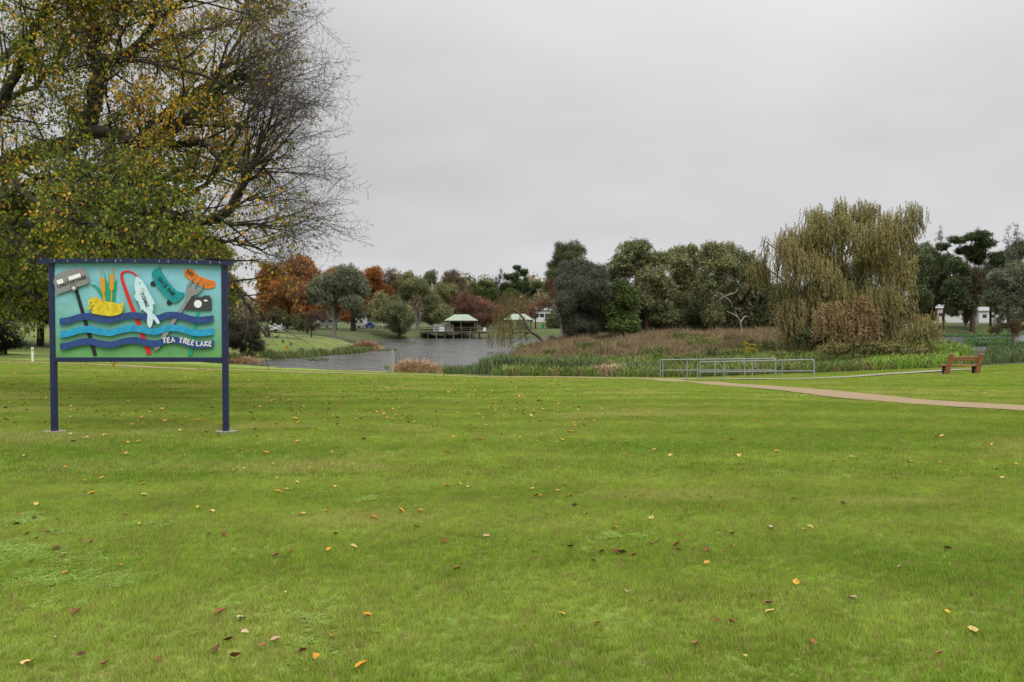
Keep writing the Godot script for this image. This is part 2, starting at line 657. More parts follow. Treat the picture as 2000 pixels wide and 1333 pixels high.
func twig_cluster(n: int, up: float) -> ArrayMesh:
	var t := Tris.new()
	for i in n:
		var a := dir3() * R(0.0, 0.35)
		var d := (dir3() + Vector3(0, up, 0)).normalized()
		var b := a + d * R(0.4, 0.75) + dir3() * 0.12
		var e := b + (d + dir3() * 0.6).normalized() * R(0.3, 0.6)
		var w := 0.028
		var s := d.cross(dir3()).normalized() * w
		var k := R(0.7, 1.3)
		var col := Color(k, k, k)
		t.tri(a - s, a + s, b, col)
		t.tri(b - s * 0.8, b + s * 0.8, e, col)
		var s2 := d.cross(s).normalized() * w
		t.tri(a - s2, a + s2, b, col)
	return t.mesh()

func blade_tuft(n: int, spread: float, h: float, w: float, lean: float, col2 := Color(1, 1, 1)) -> ArrayMesh:
	var t := Tris.new()
	for i in n:
		var an := R(0, TAU)
		var q := Vector3(cos(an), 0, sin(an)) * sqrt(rng.randf()) * spread
		var an2 := R(0, TAU)
		var out := Vector3(cos(an2), 0, sin(an2))
		var hh := h * R(0.55, 1.15)
		var le := lean * R(0.2, 1.3)
		var mid := q + Vector3(0, hh * 0.6, 0) + out * hh * le * 0.35
		var tip := q + Vector3(0, hh * (1.0 - 0.25 * le), 0) + out * hh * le
		var an3 := R(0, TAU)
		var s := Vector3(cos(an3), 0, sin(an3)) * w
		var k := R(0.75, 1.25)
		var col := Color(k, k, k)
		if rng.randf() < 0.12: col = Color(col2.r * k, col2.g * k, col2.b * k)
		t.tri(q - s, q + s, mid + s * 0.8, col)
		t.tri(q - s, mid + s * 0.8, mid - s * 0.8, col)
		t.tri(mid - s * 0.8, mid + s * 0.8, tip, col)
	return t.mesh()

func lawn_tuft(n: int, spread: float, h: float, w: float) -> ArrayMesh:
	var t := Tris.new()
	for i in n:
		var an := R(0, TAU)
		var q := Vector3(cos(an), 0, sin(an)) * sqrt(rng.randf()) * spread
		var an2 := R(0, TAU)
		var tip := q + Vector3(cos(an2) * h * R(0.1, 0.9), h * R(0.5, 1.1), sin(an2) * h * R(0.1, 0.9))
		var an3 := R(0, TAU)
		var s := Vector3(cos(an3), 0, sin(an3)) * w
		var k := R(0.55, 1.4)
		var col := Color(k, k, k)
		if rng.randf() < 0.12: col = Color(1.75, 1.25, 2.3)
		t.tri(q - s - Vector3(0, 0.004, 0), q + s - Vector3(0, 0.004, 0), tip, col)
	return t.mesh()

func strand(long: float, n: int, leaf: float, wide: float) -> ArrayMesh:      # a hanging willow withe
	var t := Tris.new()
	var p := Vector3.ZERO
	var sway := Vector3(R(-0.2, 0.2), 0, R(-0.2, 0.2))
	for i in n:
		var f := float(i) / n
		var q := Vector3(sway.x * f * f, -f, sway.z * f * f) * long + Vector3(R(-0.02, 0.02), 0, R(-0.02, 0.02))
		var k := R(0.7, 1.3)
		var col := Color(k, k * R(0.92, 1.05), k)
		var s := Vector3(R(-1, 1), 0, R(-1, 1)).normalized() * 0.009
		if i > 0: t.tri(p - s, p + s, q, Color(0.6, 0.5, 0.45))
		for e in 2:
			var an := R(0, TAU)
			var d := Vector3(cos(an) * 0.5, -1, sin(an) * 0.5).normalized() * leaf * R(0.7, 1.3)
			var w := d.cross(dir3()).normalized() * wide
			t.tri(q, q + d * 0.5 + w, q + d, col)
			t.tri(q, q + d, q + d * 0.5 - w, col)
		p = q
	return t.mesh()

func make_protos() -> void:
	protos.leafy = [leaf_cluster(16, 0.55, 0.13, 0.3), leaf_cluster(16, 0.55, 0.13, 0.3), leaf_cluster(16, 0.55, 0.13, 0.3)]
	protos.gum = [leaf_cluster(16, 0.75, 0.085, 0.9), leaf_cluster(16, 0.75, 0.085, 0.9)]
	protos.fine = [leaf_cluster(30, 0.6, 0.045, -0.2), leaf_cluster(30, 0.6, 0.045, -0.2)]
	protos.twig = [twig_cluster(16, 0.7), twig_cluster(16, 0.7)]
	protos.strand = [strand(2.0, 30, 0.15, 0.024), strand(2.0, 30, 0.15, 0.024), strand(2.0, 30, 0.15, 0.024)]
	M.leaf = paint(1, 1, 1, 0.75)
	M.leaf.vertex_color_use_as_albedo = true
	M.leaf.metallic_specular = 0.3
	M.thin_leaf = M.leaf.duplicate()
	M.thin_leaf.backlight_enabled = true
	M.thin_leaf.backlight = Color(0.85, 0.85, 0.6)
	M.gum_bark = bark(0.38, 0.34, 0.29)
	M.dark_bark = bark(0.055, 0.042, 0.032)
	M.brown_bark = bark(0.12, 0.085, 0.06)
	M.red_bark = bark(0.17, 0.095, 0.06)
	M.elm_bark = bark(0.062, 0.052, 0.036)
	M.willow_bark = bark(0.15, 0.115, 0.08)
	M.steel = weathered(0.40, 0.42, 0.44, 0.5, 3.0, 0.25, 0.35)

# ---------------------------------------------------------------- trees
func shade_of(cols: Array) -> Color:
	var a: Color = cols[rng.randi() % cols.size()]
	var b: Color = cols[rng.randi() % cols.size()]
	return a.lerp(b, rng.randf())

var copies_made := 0
# lobes: [px, py, rx, ry] in photo pixels at the tree's distance; they become rounded masses of leaves with depth of their own
func tree(called: String, label: String, group: String, bpx: float, d: float, lobes: Array, o: Dictionary) -> Node3D:
	var base := on_ground(bpx, d)
	base.y -= 0.06
	var t := thing(called, label, o.get("category", "tree"), base, 0.0, group)
	var crown := []
	var lo := Vector3(1e9, 1e9, 1e9)
	var hi := -lo
	for l in lobes:
		var c := P(l[0], l[1], d) - base
		var rr := Vector3(l[2] * d / F, l[3] * d / F, 0)
		rr.z = (rr.x + rr.y) * 0.5
		crown.append([c, rr])
		lo = lo.min(c - rr)
		hi = hi.max(c + rr)
	var half := (hi.x - lo.x) * 0.5
	for k in crown.size():
		crown[k][0].z = R(-1, 1) * half * 0.55 * float(o.get("deep", 1.0))
	# trunk and limbs
	var tb := Tubes.new()
	var r0: float = o.get("r", 0.25)
	var fork := Vector3(o.get("fx", 0.0), maxf(hi.y * float(o.get("fork", 0.3)), 0.3), 0)
	var traced := []
	if o.has("limbs"):
		for l in o.limbs:
			var pts := []
			var rad := []
			for k in l.size() - 1:
				pts.append(P(l[k][0], l[k][1], d + l[k][2]) - base)
			if l[0][3] == 1: pts[0] = Vector3(pts[0].x, -0.1, 0)
			pts = wiggly(pts, 4)
			traced.append_array(pts)
			for k in pts.size(): rad.append(lerpf(l[l.size() - 1][0], l[l.size() - 1][1], float(k) / (pts.size() - 1)))
			tb.tube(pts, rad, 7)
	else:
		var stems: int = o.get("stems", 1)
		for s in stems:
			var off := Vector3(R(-1, 1), 0, R(-1, 1)) * (0.0 if stems == 1 else r0 * 2.5)
			var top := Vector3((lo.x + hi.x) / 2 * 0.6, hi.y * 0.8, 0) + off * 3
			tb.tube(wiggly([off * 0.6 + Vector3(0, -0.1, 0), off + Vector3(0, 0.25, 0), fork + off * 2, (fork + top) / 2 + off * 2.5 + Vector3(R(-0.3, 0.3), 0, 0), top], 3), [r0 * 1.45, r0 * 1.25, r0 * 1.1, r0, r0 * 0.95, r0 * 0.9, r0 * 0.8, r0 * 0.7, r0 * 0.6, r0 * 0.5, r0 * 0.4, r0 * 0.25, r0 * 0.1], 8)
	for cr in crown:
		var c: Vector3 = cr[0]
		var hd := Vector2(c.x, c.z).length()
		var f := clampf(c.y - 0.8 * hd, fork.y * 0.9, hi.y * 0.75)
		var from := Vector3(0, f, 0)
		if f > fork.y: from = fork.lerp(Vector3((lo.x + hi.x) * 0.3, hi.y * 0.8, 0), (f - fork.y) / maxf(hi.y * 0.8 - fork.y, 0.1))
		var best := 1e9
		for q in traced:
			var far_: float = c.distance_squared_to(q) + (4.0 if q.y > c.y else 0.0)
			if far_ < best:
				best = far_
				from = q
		hd = Vector2(c.x - from.x, c.z - from.z).length()
		var mid := from.lerp(c, 0.5) + Vector3(0, -0.08 * hd, 0) + dir3() * 0.08 * hd
		var rl := r0 * float(o.get("limb", 0.34))
		tb.tube(wiggly([from, mid, c], 4), [rl, rl * 0.9, rl * 0.8, rl * 0.72, rl * 0.64, rl * 0.56, rl * 0.48, rl * 0.4, rl * 0.3], 6)
		for k in int(o.get("sub", 4)):
			var e: Vector3 = c + dir3() * cr[1] * 0.8
			tb.tube([from.lerp(c, 0.7), c.lerp(e, 0.4) + dir3() * 0.1 * cr[1].x, e], [rl * 0.4, rl * 0.28, rl * 0.1], 4)
	part("trunk", tb.mesh(), o.get("bark", M.dark_bark), t)
	# leaves
	var kinds: Array = [protos[o.get("proto", "leafy")][rng.randi() % protos[o.get("proto", "leafy")].size()]]
	var sc := []
	for k in kinds: sc.append(Scatter.new())
	var size: float = o.get("size", 0.45)
	var cover: float = o.get("cover", 1.5)
	var strands: bool = o.get("proto", "leafy") == "strand"
	var cols: Array = o.cols
	for cr in crown:
		var rr: Vector3 = cr[1]
		var tint := R(0.85, 1.18)
		var lob := shade_of(cols)
		var puffs := int(o.get("puffs", 7))
		for pf in puffs:
			var pc: Vector3 = cr[0] + dir3() * rr * 0.8 * (0.0 if pf == 0 else R(0.7, 1.3))
			var pr := rr * (0.85 if pf == 0 else R(0.32, 0.62))
			var n := int(cover * pr.x * pr.y / (size * size) * 17.0)
			if strands: n = int(cover * pr.x * pr.y * 46.0)
			var pt := tint * R(0.85, 1.15)
			for k in n:
				var q: Vector3 = pc + dir3() * pr * (0.25 + 0.95 * sqrt(rng.randf()))
				if q.y < 0.15 or noise.get_noise_3d(q.x * 30 + d, q.y * 30, q.z * 30) < -0.22: continue
				var col := shade_of(cols).lerp(lob, 0.45) * pt
				var s: Scatter = sc[rng.randi() % sc.size()]
				if strands:
					var len_ := R(0.5, 1.25) * float(o.get("hang", 1.0))
					len_ = minf(len_, (q.y - 0.1) / 2.0)
					if len_ < 0.15: continue
					s.add(Basis(Vector3.UP, R(0, TAU)).scaled(Vector3(1, len_, 1)), q, col)
				else:
					s.add(turned().scaled(Vector3.ONE * size * R(0.65, 1.25)), q, col)
	copies_made += sc[0].n
	for k in kinds.size():
		if sc[k].n: scattered("crown", sc[k], kinds[k], M.leaf, t)
	return t

# the big elm: traced limbs, side branches, sprays of twigs, single leaves
func spray() -> Array:      # [mesh, places of leaves]: a branchlet one metre long along +y, slightly in a plane
	var tb := Tubes.new()
	var spots := []
	var p := [Vector3.ZERO]
	var d := Vector3(0, 1, 0)
	for i in 6:
		d = (d + dir3() * 0.22).normalized()
		p.append(p[i] + d / 6.0)
	tb.tube(p, [0.0065, 0.0058, 0.005, 0.0045, 0.004, 0.0034, 0.0026], 3)
	for i in range(1, 7):
		for e in 2:
			if rng.randf() < 0.12: continue
			var side := (Vector3(-1 if e else 1, R(0.45, 1.1), R(-0.55, 0.55))).normalized()
			var l := R(0.16, 0.46) * (1.15 - i * 0.1)
			var a: Vector3 = p[i]
			var b := a + side * l * 0.5 + dir3() * 0.03
			var c := b + (side + dir3() * 0.5).normalized() * l * 0.5
			tb.tube([a, b, c], [0.0036, 0.003, 0.002], 3)
			spots.append([c, side])
			spots.append([b, side])
			spots.append([a.lerp(b, 0.5), side])
			for g in 2:
				if rng.randf() < 0.65:
					var s2 := (side + dir3() * 0.9).normalized()
					var q := a.lerp(c, R(0.3, 0.8))
					var q2 := q + s2 * l * R(0.25, 0.5)
					tb.tube([q, q2], [0.0026, 0.0018], 3)
					spots.append([q2, s2])
	return [tb.mesh(), spots]

func elm_leaf() -> ArrayMesh:
	var t := Tris.new()
	var o := [Vector3(0, 0, 0), Vector3(0.27, 0.22, 0.05), Vector3(0.31, 0.5, 0.07), Vector3(0, 1, -0.08), Vector3(-0.31, 0.5, 0.07), Vector3(-0.27, 0.22, 0.05)]
	var mid := Vector3(0, 0.5, -0.03)
	for i in 6:
		t.tri(o[i], o[(i + 1) % 6], mid, Color(1, 1, 1))
	return t.mesh()

func along(y: Vector3) -> Basis:     # a basis whose +y is y, turned at random about it
	var x := y.cross(dir3()).normalized()
	return Basis(x, y, x.cross(y).normalized())

func make_elm() -> void:
	var base := on_ground(-170, 21)
	var t := thing("elm_tree", "large spreading autumn elm with yellow and green leaves and bare outer twigs over the lawn", "tree", base)
	var limbs := [   # [points px, py, depth] and the radii at both ends
		[[[-170, 770, 21], [-168, 640, 21], [-164, 500, 21], [-160, 420, 21], [-140, 300, 21.3], [-120, 120, 21.6], [-90, -100, 22], [-60, -350, 22]], 0.52, 0.12],
		[[[-160, 420, 21], [0, 330, 20.5], [100, 290, 20], [165, 258, 19.5], [192, 145, 19.5], [180, 60, 19.7], [190, -80, 20], [230, -250, 20]], 0.26, 0.05],
		[[[165, 258, 19.5], [215, 258, 19], [255, 275, 18.8], [285, 285, 18.7], [310, 262, 18.6], [360, 230, 18.5], [430, 172, 18.3], [500, 148, 18], [545, 152, 17.8], [585, 172, 17.7], [625, 150, 17.6]], 0.12, 0.014],
		[[[265, 278, 18.8], [330, 212, 19], [400, 165, 19.4], [464, 117, 19.8], [530, 70, 20], [600, 20, 20]], 0.085, 0.014],
		[[[172, 105, 19.6], [215, 55, 19.8], [250, 0, 20], [300, -80, 20.5]], 0.11, 0.05],
		[[[186, 120, 19.6], [250, 101, 19.2], [308, 39, 19], [345, 10, 18.8], [420, -20, 18.5], [510, 0, 18.2], [580, 30, 18]], 0.1, 0.014],
		[[[175, 110, 19.6], [230, 115, 19], [330, 130, 18.5], [430, 158, 18], [500, 190, 17.7], [560, 200, 17.6]], 0.06, 0.012],
		[[[285, 285, 18.7], [390, 281, 18.4], [440, 315, 18.1], [495, 335, 17.9], [560, 320, 17.7], [620, 290, 17.6]], 0.075, 0.012],
		[[[-160, 440, 21], [0, 400, 20], [150, 390, 19], [300, 420, 18.3], [425, 425, 17.8], [519, 370, 17.5], [580, 320, 17.4], [630, 270, 17.3], [660, 250, 17.3]], 0.2, 0.01],
		[[[425, 425, 17.8], [500, 440, 17.4], [580, 435, 17.1], [640, 455, 17]], 0.05, 0.01],
		[[[-160, 470, 21], [0, 456, 19], [78, 511, 18.3], [160, 530, 17.8], [260, 515, 17.2], [360, 500, 16.8], [440, 530, 16.6], [520, 575, 16.5], [580, 605, 16.5]], 0.17, 0.012],
		[[[0, 456, 19], [100, 430, 18.5], [220, 440, 18], [330, 455, 17.5], [450, 470, 17.1], [560, 478, 17], [640, 488, 17]], 0.09, 0.01],
		[[[190, -80, 20], [300, -120, 19.5], [430, -100, 19], [520, -40, 18.5], [575, -10, 18.3]], 0.08, 0.014],
		[[[-130, 280, 21], [-20, 230, 19.5], [40, 120, 19], [90, 0, 18.5], [120, -120, 18.5]], 0.16, 0.03],
		[[[-130, 200, 21], [-30, 150, 22], [60, 60, 23], [150, -40, 23]], 0.14, 0.03],
		[[[192, 145, 19.5], [280, 90, 21.5], [380, 60, 22.5], [470, 50, 23], [540, 20, 23]], 0.07, 0.012],
		[[[100, 290, 20], [200, 330, 21], [320, 350, 22], [420, 340, 22.5], [500, 300, 23], [570, 270, 23]], 0.09, 0.012],
		[[[0, 330, 20.5], [80, 400, 17.5], [180, 440, 16.8], [240, 470, 16.5], [300, 480, 16.3]], 0.08, 0.012],
		[[[300, 420, 18.3], [400, 360, 19], [480, 290, 19], [550, 230, 19], [600, 190, 19]], 0.06, 0.01],
		[[[519, 370, 17.5], [560, 300, 17.2], [590, 240, 17], [610, 200, 17]], 0.03, 0.008],
		[[[519, 370, 17.5], [590, 345, 17.6], [640, 330, 17.7], [665, 350, 17.8]], 0.03, 0.008],
		[[[425, 425, 17.8], [520, 400, 18.2], [600, 385, 18.4], [650, 395, 18.5]], 0.035, 0.008],
		[[[0, 400, 20], [60, 350, 18.6], [160, 340, 18], [260, 360, 17.4], [340, 385, 17]], 0.07, 0.01],
		[[[-60, 330, 20.6], [10, 200, 20.5], [80, 160, 20.5], [140, 60, 20.8], [180, 0, 21]], 0.09, 0.02],
		[[[-160, 480, 21], [-60, 520, 20.5], [20, 560, 20], [90, 590, 19.6]], 0.09, 0.012]]
	var tb := Tubes.new()
	var fine := Tubes.new()
	var sprays := []
	for k in 5: sprays.append(spray())
	var sc := []
	for k in 5: sc.append(Scatter.new())
	var leaves := Scatter.new()
	var twig_col := Color(1, 1, 1)
	var mossy := 0
	for li in limbs.size():
		var l = limbs[li]
		var pts := []
		for q in l[0]: pts.append(P(q[0] if q[0] < 430 else 430 + (q[0] - 430) * 0.42, q[1], q[2]) - base)
		if li == 0: pts[0] = Vector3(0, -0.15, 0)
		pts = wiggly(pts, 5)
		var rad := []
		var n := pts.size()
		for i in n:
			rad.append(lerpf(l[1], l[2], pow(float(i) / (n - 1), 0.8)) * 1.22)
			if i > 0: pts[i] += dir3() * 0.035
		if li == 0:
			rad[0] *= 1.5
			rad[1] *= 1.15
		tb.tube(pts, rad, 9 if l[1] > 0.1 else 6)
		# side branches
		var run := 0.0
		for i in range(1, n):
			run += pts[i].distance_to(pts[i - 1])
			var p: Vector3 = pts[i]
			if li == 0 and i < n * 0.5: continue
			if (li == 1 or li == 8 or li == 10 or li == 13) and p.x + base.x < -13: continue
			var tip := float(i) / (n - 1)
			var here := 2 if tip > 0.3 else 1
			if li == 0: here = 1
			for e in here:
				if rng.randf() > (0.88 if p.x + base.x < -7.5 else 0.42): continue
				var t0: Vector3 = (pts[mini(i + 1, n - 1)] - pts[i - 1]).normalized()
				var d := (t0 * R(0.3, 1.0) + dir3() * 1.0 + Vector3(0.12, 0.2, 0)).normalized()
				var outer := p.x + base.x > -7.6
				if outer: d = (t0 * 1.0 + dir3() * 0.62 + Vector3(0.2, 0.22, 0)).normalized()
				if i == n - 1: d = (t0 + dir3() * 0.25).normalized()
				var len_ := R(0.7, 1.9) * lerpf(1.15, 0.62, tip) * (1.3 if outer else 1.0)
				var b := [p]
				var steps := 5
				for s in steps:
					d = (d + dir3() * (0.2 if outer else 0.3) + Vector3(0.03, 0.03, 0)).normalized()
					b.append(b[s] + d * len_ / steps)
				var r1 := clampf(float(rad[i]) * 0.5, 0.011, 0.034)
				fine.tube(b, [r1, r1 * 0.85, r1 * 0.7, r1 * 0.58, r1 * 0.46, r1 * 0.35], 4)
				for s in range(1, steps + 1):
					for w in (2 if s == steps or (s > 3 and b[s].x + base.x < -8.2) else 1):
						if outer and s < 3 and rng.randf() < 0.6: continue
						var q: Vector3 = b[s]
						if q.y + base.y < 1.75: continue
						var sd: Vector3 = ((b[s] - b[s - 1]).normalized() * R(0.6, 1.2) + dir3() * (0.5 if outer else 0.75)).normalized()
						var k := rng.randi() % 5
						var scale_ := R(0.55, 1.05)
						var bs := along(sd).scaled(Vector3.ONE * scale_)
						sc[k].add(bs, q, twig_col)
						# leaves still hang on the inner twigs and have gone from the outer and upper ones
						var x := q.x + base.x
						var y := q.y + base.y
						var keep := smoothstep(-4.9, -7.4, x) * lerpf(1.0, 0.72, smoothstep(6.0, 9.5, y))
						keep = maxf(keep, smoothstep(4.6, 3.4, y) * 0.55 * smoothstep(-4.2, -5.6, x))
						keep *= (1.0 + 0.55 * smoothstep(6.2, 4.6, y) * smoothstep(-6.8, -8.6, x)) * (0.15 + 0.85 * smoothstep(-0.15, 0.3, noise.get_noise_3d(q.x * 30, q.y * 30, q.z * 30)))
						keep *= 1.0 + 0.25 * smoothstep(-8.0, -10.0, x)
						var green := clampf(0.32 + smoothstep(-5.5, -10.5, x) * 0.25 + smoothstep(6.5, 3.2, y) * 0.38 + noise.get_noise_3d(q.x * 14 + 80, q.y * 14, q.z * 14) * 0.9, 0.02, 0.95)
						for sp in sprays[k][1]:
							if rng.randf() > keep: continue
							var at: Vector3 = q + bs * sp[0]
							var col: Color
							if rng.randf() < green:
								col = Color(0.10, 0.15, 0.02).lerp(Color(0.22, 0.25, 0.03), rng.randf())
							else:
								col = Color(0.60, 0.38, 0.035).lerp(Color(0.46, 0.21, 0.025), rng.randf() * 0.8)
								if rng.randf() < 0.25: col = Color(0.38, 0.34, 0.05)
							var dn := (bs * (sp[1] as Vector3)).normalized() * 0.4 + Vector3(0, -0.75, 0) + dir3() * 0.55
							leaves.add(along(dn.normalized()).scaled(Vector3.ONE * R(0.05, 0.1)), at, col)
	part("trunk", tb.mesh(), M.elm_bark, t)
	part("branches", fine.mesh(), M.elm_bark, t).set_meta("kind", "stuff")
	for k in 5: scattered("twigs", sc[k], sprays[k][0], M.twig, t)
	var o := scattered("leaves", leaves, elm_leaf(), M.thin_leaf, t)

func blob_lobes(cx: float, cy: float, rx: float, ry: float, n: int) -> Array:      # rounded crown of n masses
	var o := []
	for k in n:
		var a := TAU * k / n + R(-0.3, 0.3)
		var f := R(0.5, 0.68) if k > 0 else 0.0
		var s := R(0.36, 0.52)
		o.append([cx + cos(a) * rx * f, cy + sin(a) * ry * f, rx * s, ry * s])
	return o

func make_trees() -> void:
	var gum := [Color(0.185, 0.205, 0.085), Color(0.255, 0.245, 0.11), Color(0.13, 0.165, 0.078), Color(0.22, 0.185, 0.095)]
	var grey_gum := [Color(0.15, 0.17, 0.105), Color(0.10, 0.125, 0.072), Color(0.18, 0.19, 0.12)]
	var orange := [Color(0.33, 0.125, 0.028), Color(0.23, 0.085, 0.026), Color(0.39, 0.18, 0.04), Color(0.20, 0.10, 0.04)]
	var rust := [Color(0.30, 0.095, 0.025), Color(0.21, 0.075, 0.03), Color(0.24, 0.12, 0.045)]
	var dark := [Color(0.075, 0.098, 0.040), Color(0.115, 0.14, 0.056)]
	var casu := [Color(0.105, 0.102, 0.075), Color(0.14, 0.132, 0.10), Color(0.088, 0.097, 0.065)]
	var twiggy := [Color(0.21, 0.155, 0.10), Color(0.25, 0.205, 0.115), Color(0.17, 0.12, 0.085)]
	var reddish := [Color(0.20, 0.11, 0.072), Color(0.25, 0.125, 0.08), Color(0.17, 0.115, 0.075)]
	var willow := [Color(0.29, 0.27, 0.095), Color(0.21, 0.205, 0.075), Color(0.35, 0.30, 0.115), Color(0.24, 0.19, 0.09)]
	var far := "trees on the far shore of the lake"
	# --- far shore, left to right
	tree("oak_tree", "broad orange-brown autumn oak above the mown mound, widest of the orange crowns", far, 560, 178, [[560, 535, 36, 26], [525, 545, 28, 24], [600, 530, 26, 24], [580, 565, 40, 26], [535, 580, 34, 26], [618, 565, 26, 28], [575, 600, 40, 26]], {"cols": orange, "size": 0.6, "r": 0.4, "cover": 1.5})
	tree("oak_tree", "orange autumn oak crown rising directly behind the white-trunked gum", far, 655, 176, [[662, 540, 28, 20], [640, 560, 24, 26], [685, 560, 22, 26], [660, 590, 30, 24]], {"cols": orange, "size": 0.6, "r": 0.35})
	tree("oak_tree", "bright orange autumn oak with a thick dark trunk beside the post and rail fence", far, 690, 168, [[725, 545, 24, 20], [738, 575, 20, 22], [712, 578, 22, 22], [722, 602, 26, 18], [695, 600, 18, 16]], {"cols": orange, "size": 0.5, "r": 0.55, "cover": 1.7})
	tree("red_shrub", "rust red autumn shrub low behind the mown mound", far, 600, 150, [[592, 575, 26, 24], [622, 590, 22, 22], [600, 610, 26, 20]], {"cols": rust, "size": 0.5, "r": 0.2, "category": "shrub"})
	tree("gum_tree", "white-trunked gum forking low on the bank, in front of the orange oaks", far, 652.6, 137, [[672, 545, 32, 22], [632, 560, 28, 20], [700, 565, 22, 22], [655, 572, 26, 18], [615, 578, 18, 14], [688, 590, 24, 16], [640, 582, 18, 12], [702, 610, 16, 11]],
		{"cols": grey_gum, "proto": "gum", "size": 0.5, "cover": 1.15, "bark": M.gum_bark, "r": 0.2, "fork": 0.3, "limb": 0.3,
		"limbs": [[[652.6, 656, 0, 1], [652, 640, 0], [652, 626, 0], [0.42, 0.33]], [[652, 628, 0, 0], [648, 606, 0.5], [636, 590, 1], [630, 570, 1], [0.24, 0.06]], [[652, 628, 0, 0], [651, 605, -0.5], [650, 580, -1], [652, 560, -1], [0.22, 0.06]], [[653, 632, 0, 0], [663, 620, 0.5], [669, 596, 1], [675, 565, 1.5], [0.27, 0.06]], [[665, 612, 0.5, 0], [676, 595, 1], [685, 572, 1.5], [0.16, 0.05]]]})
	tree("bare_tree", "nearly leafless olive-brown tree standing behind the caravans", far, 766, 190, [[766, 545, 22, 20], [750, 570, 20, 22], [784, 568, 20, 24], [766, 595, 26, 24]], {"cols": twiggy, "proto": "twig", "size": 0.9, "cover": 1.1, "r": 0.25, "bark": M.brown_bark})
	tree("gum_tree", "grey-green weeping gum hanging over the water beside the timber deck", far, 780, 160, [[778, 605, 20, 18], [765, 625, 16, 18], [795, 622, 14, 18], [780, 640, 20, 14], [742, 590, 18, 20], [745, 615, 14, 16]], {"cols": gum, "proto": "gum", "size": 0.5, "cover": 1.5, "r": 0.2})
	tree("gum_tree", "gum with pale forked limbs behind the timber deck", far, 815, 176, [[798, 548, 18, 16], [838, 546, 14, 14], [815, 565, 22, 16], [870, 570, 20, 14], [788, 570, 16, 14], [850, 590, 18, 14], [840, 618, 22, 16], [868, 612, 18, 14]],
		{"cols": gum, "proto": "gum", "size": 0.55, "cover": 1.2, "bark": M.gum_bark, "r": 0.16,
		"limbs": [[[815, 648, 0, 1], [814, 630, 0], [812, 612, 0], [0.3, 0.22]], [[812, 613, 0, 0], [806, 598, 0.4], [801, 578, 0.8], [0.2, 0.06]], [[813, 612, 0, 0], [820, 596, -0.4], [826, 580, -0.6], [0.2, 0.06]], [[822, 618, 0, 0], [830, 602, 0.4], [834, 582, 0.8], [0.18, 0.05]], [[822, 618, 0, 0], [838, 602, 0.2], [855, 588, 0.4], [0.18, 0.05]], [[815, 640, 0, 0], [819, 628, 0], [823, 616, 0], [0.22, 0.18]]]})
	tree("bare_tree", "tall round leafless brown tree above the shelter on the deck", far, 885, 196, [[885, 552, 24, 22], [868, 575, 20, 22], [902, 575, 20, 24], [885, 600, 28, 24]], {"cols": twiggy, "proto": "twig", "size": 0.9, "cover": 1.25, "r": 0.28, "bark": M.brown_bark})
	tree("broadleaf_tree", "dark green domed tree between the two shelters, behind the red-brown ones", far, 942, 205, [[945, 562, 18, 12], [928, 572, 16, 14], [955, 578, 14, 14]], {"cols": [Color(0.07, 0.10, 0.02), Color(0.045, 0.07, 0.018)], "size": 0.6, "r": 0.3})
	tree("copper_tree", "dusty red-brown tree between the deck shelter and the second shelter", far, 945, 190, [[938, 600, 24, 18], [958, 612, 18, 18], [925, 615, 18, 16], [945, 622, 24, 14]], {"cols": reddish, "proto": "twig", "size": 0.8, "cover": 1.7, "r": 0.2})
	tree("copper_tree", "red-brown half bare tree rising behind the ridge of the deck shelter", far, 905, 188, [[900, 600, 20, 18], [915, 590, 18, 20], [895, 612, 16, 12]], {"cols": reddish, "proto": "twig", "size": 0.8, "cover": 1.7, "r": 0.2})
	tree("umbrella_gum", "tall gum of separate umbrella-like tufts against the sky, between the shelters and the dark conifer", far, 1012, 215, [[1010, 523, 7, 4], [1021, 531, 10, 6], [1006, 540, 10, 7], [1018, 556, 17, 11], [990, 541, 6, 5], [1027, 544, 4, 4], [990, 563, 13, 8], [1049, 556, 10, 7], [1003, 572, 12, 8], [1030, 570, 12, 8]], {"cols": [Color(0.055, 0.085, 0.028), Color(0.08, 0.11, 0.035)], "size": 0.55, "cover": 2.0, "r": 0.28, "fork": 0.2, "bark": M.gum_bark, "limb": 0.28, "deep": 0.5})
	for q in [[968, 555], [978, 548], [987, 558]]:
		tree("bare_poplar", "slender bare grey poplar in the row beyond the lake shelters", "bare poplars beyond the shelters", q[0], 225, [[q[0], q[1], 5, 14], [q[0] - 2, q[1] + 22, 7, 16], [q[0] + 2, q[1] + 40, 7, 16]], {"cols": [Color(0.14, 0.125, 0.11), Color(0.11, 0.095, 0.09)], "proto": "twig", "size": 0.8, "cover": 0.9, "r": 0.16, "bark": M.brown_bark})
	tree("willow_tree", "thin tan and olive willow behind the second shelter", far, 1000, 197, [[985, 585, 22, 16], [1015, 590, 24, 18], [1000, 600, 26, 16], [1035, 600, 16, 16], [980, 610, 16, 14]], {"cols": [Color(0.17, 0.14, 0.05), Color(0.20, 0.12, 0.05), Color(0.13, 0.11, 0.04)], "proto": "strand", "cover": 0.55, "hang": 0.9, "r": 0.2, "bark": M.brown_bark})
	tree("bare_tree", "small bare tree with a dark trunk next to the green bin", far, 1046, 192, [[1048, 605, 14, 12], [1058, 596, 12, 12], [1040, 612, 10, 10]], {"cols": reddish, "proto": "twig", "size": 0.7, "cover": 0.9, "r": 0.17, "fork": 0.35})
	tree("cypress_shrub", "low dark spreading conifer beside the green bin", far, 1088, 190, [[1080, 625, 16, 10], [1098, 618, 16, 14], [1085, 635, 22, 6]], {"cols": dark, "proto": "fine", "size": 0.6, "r": 0.16, "category": "shrub"})
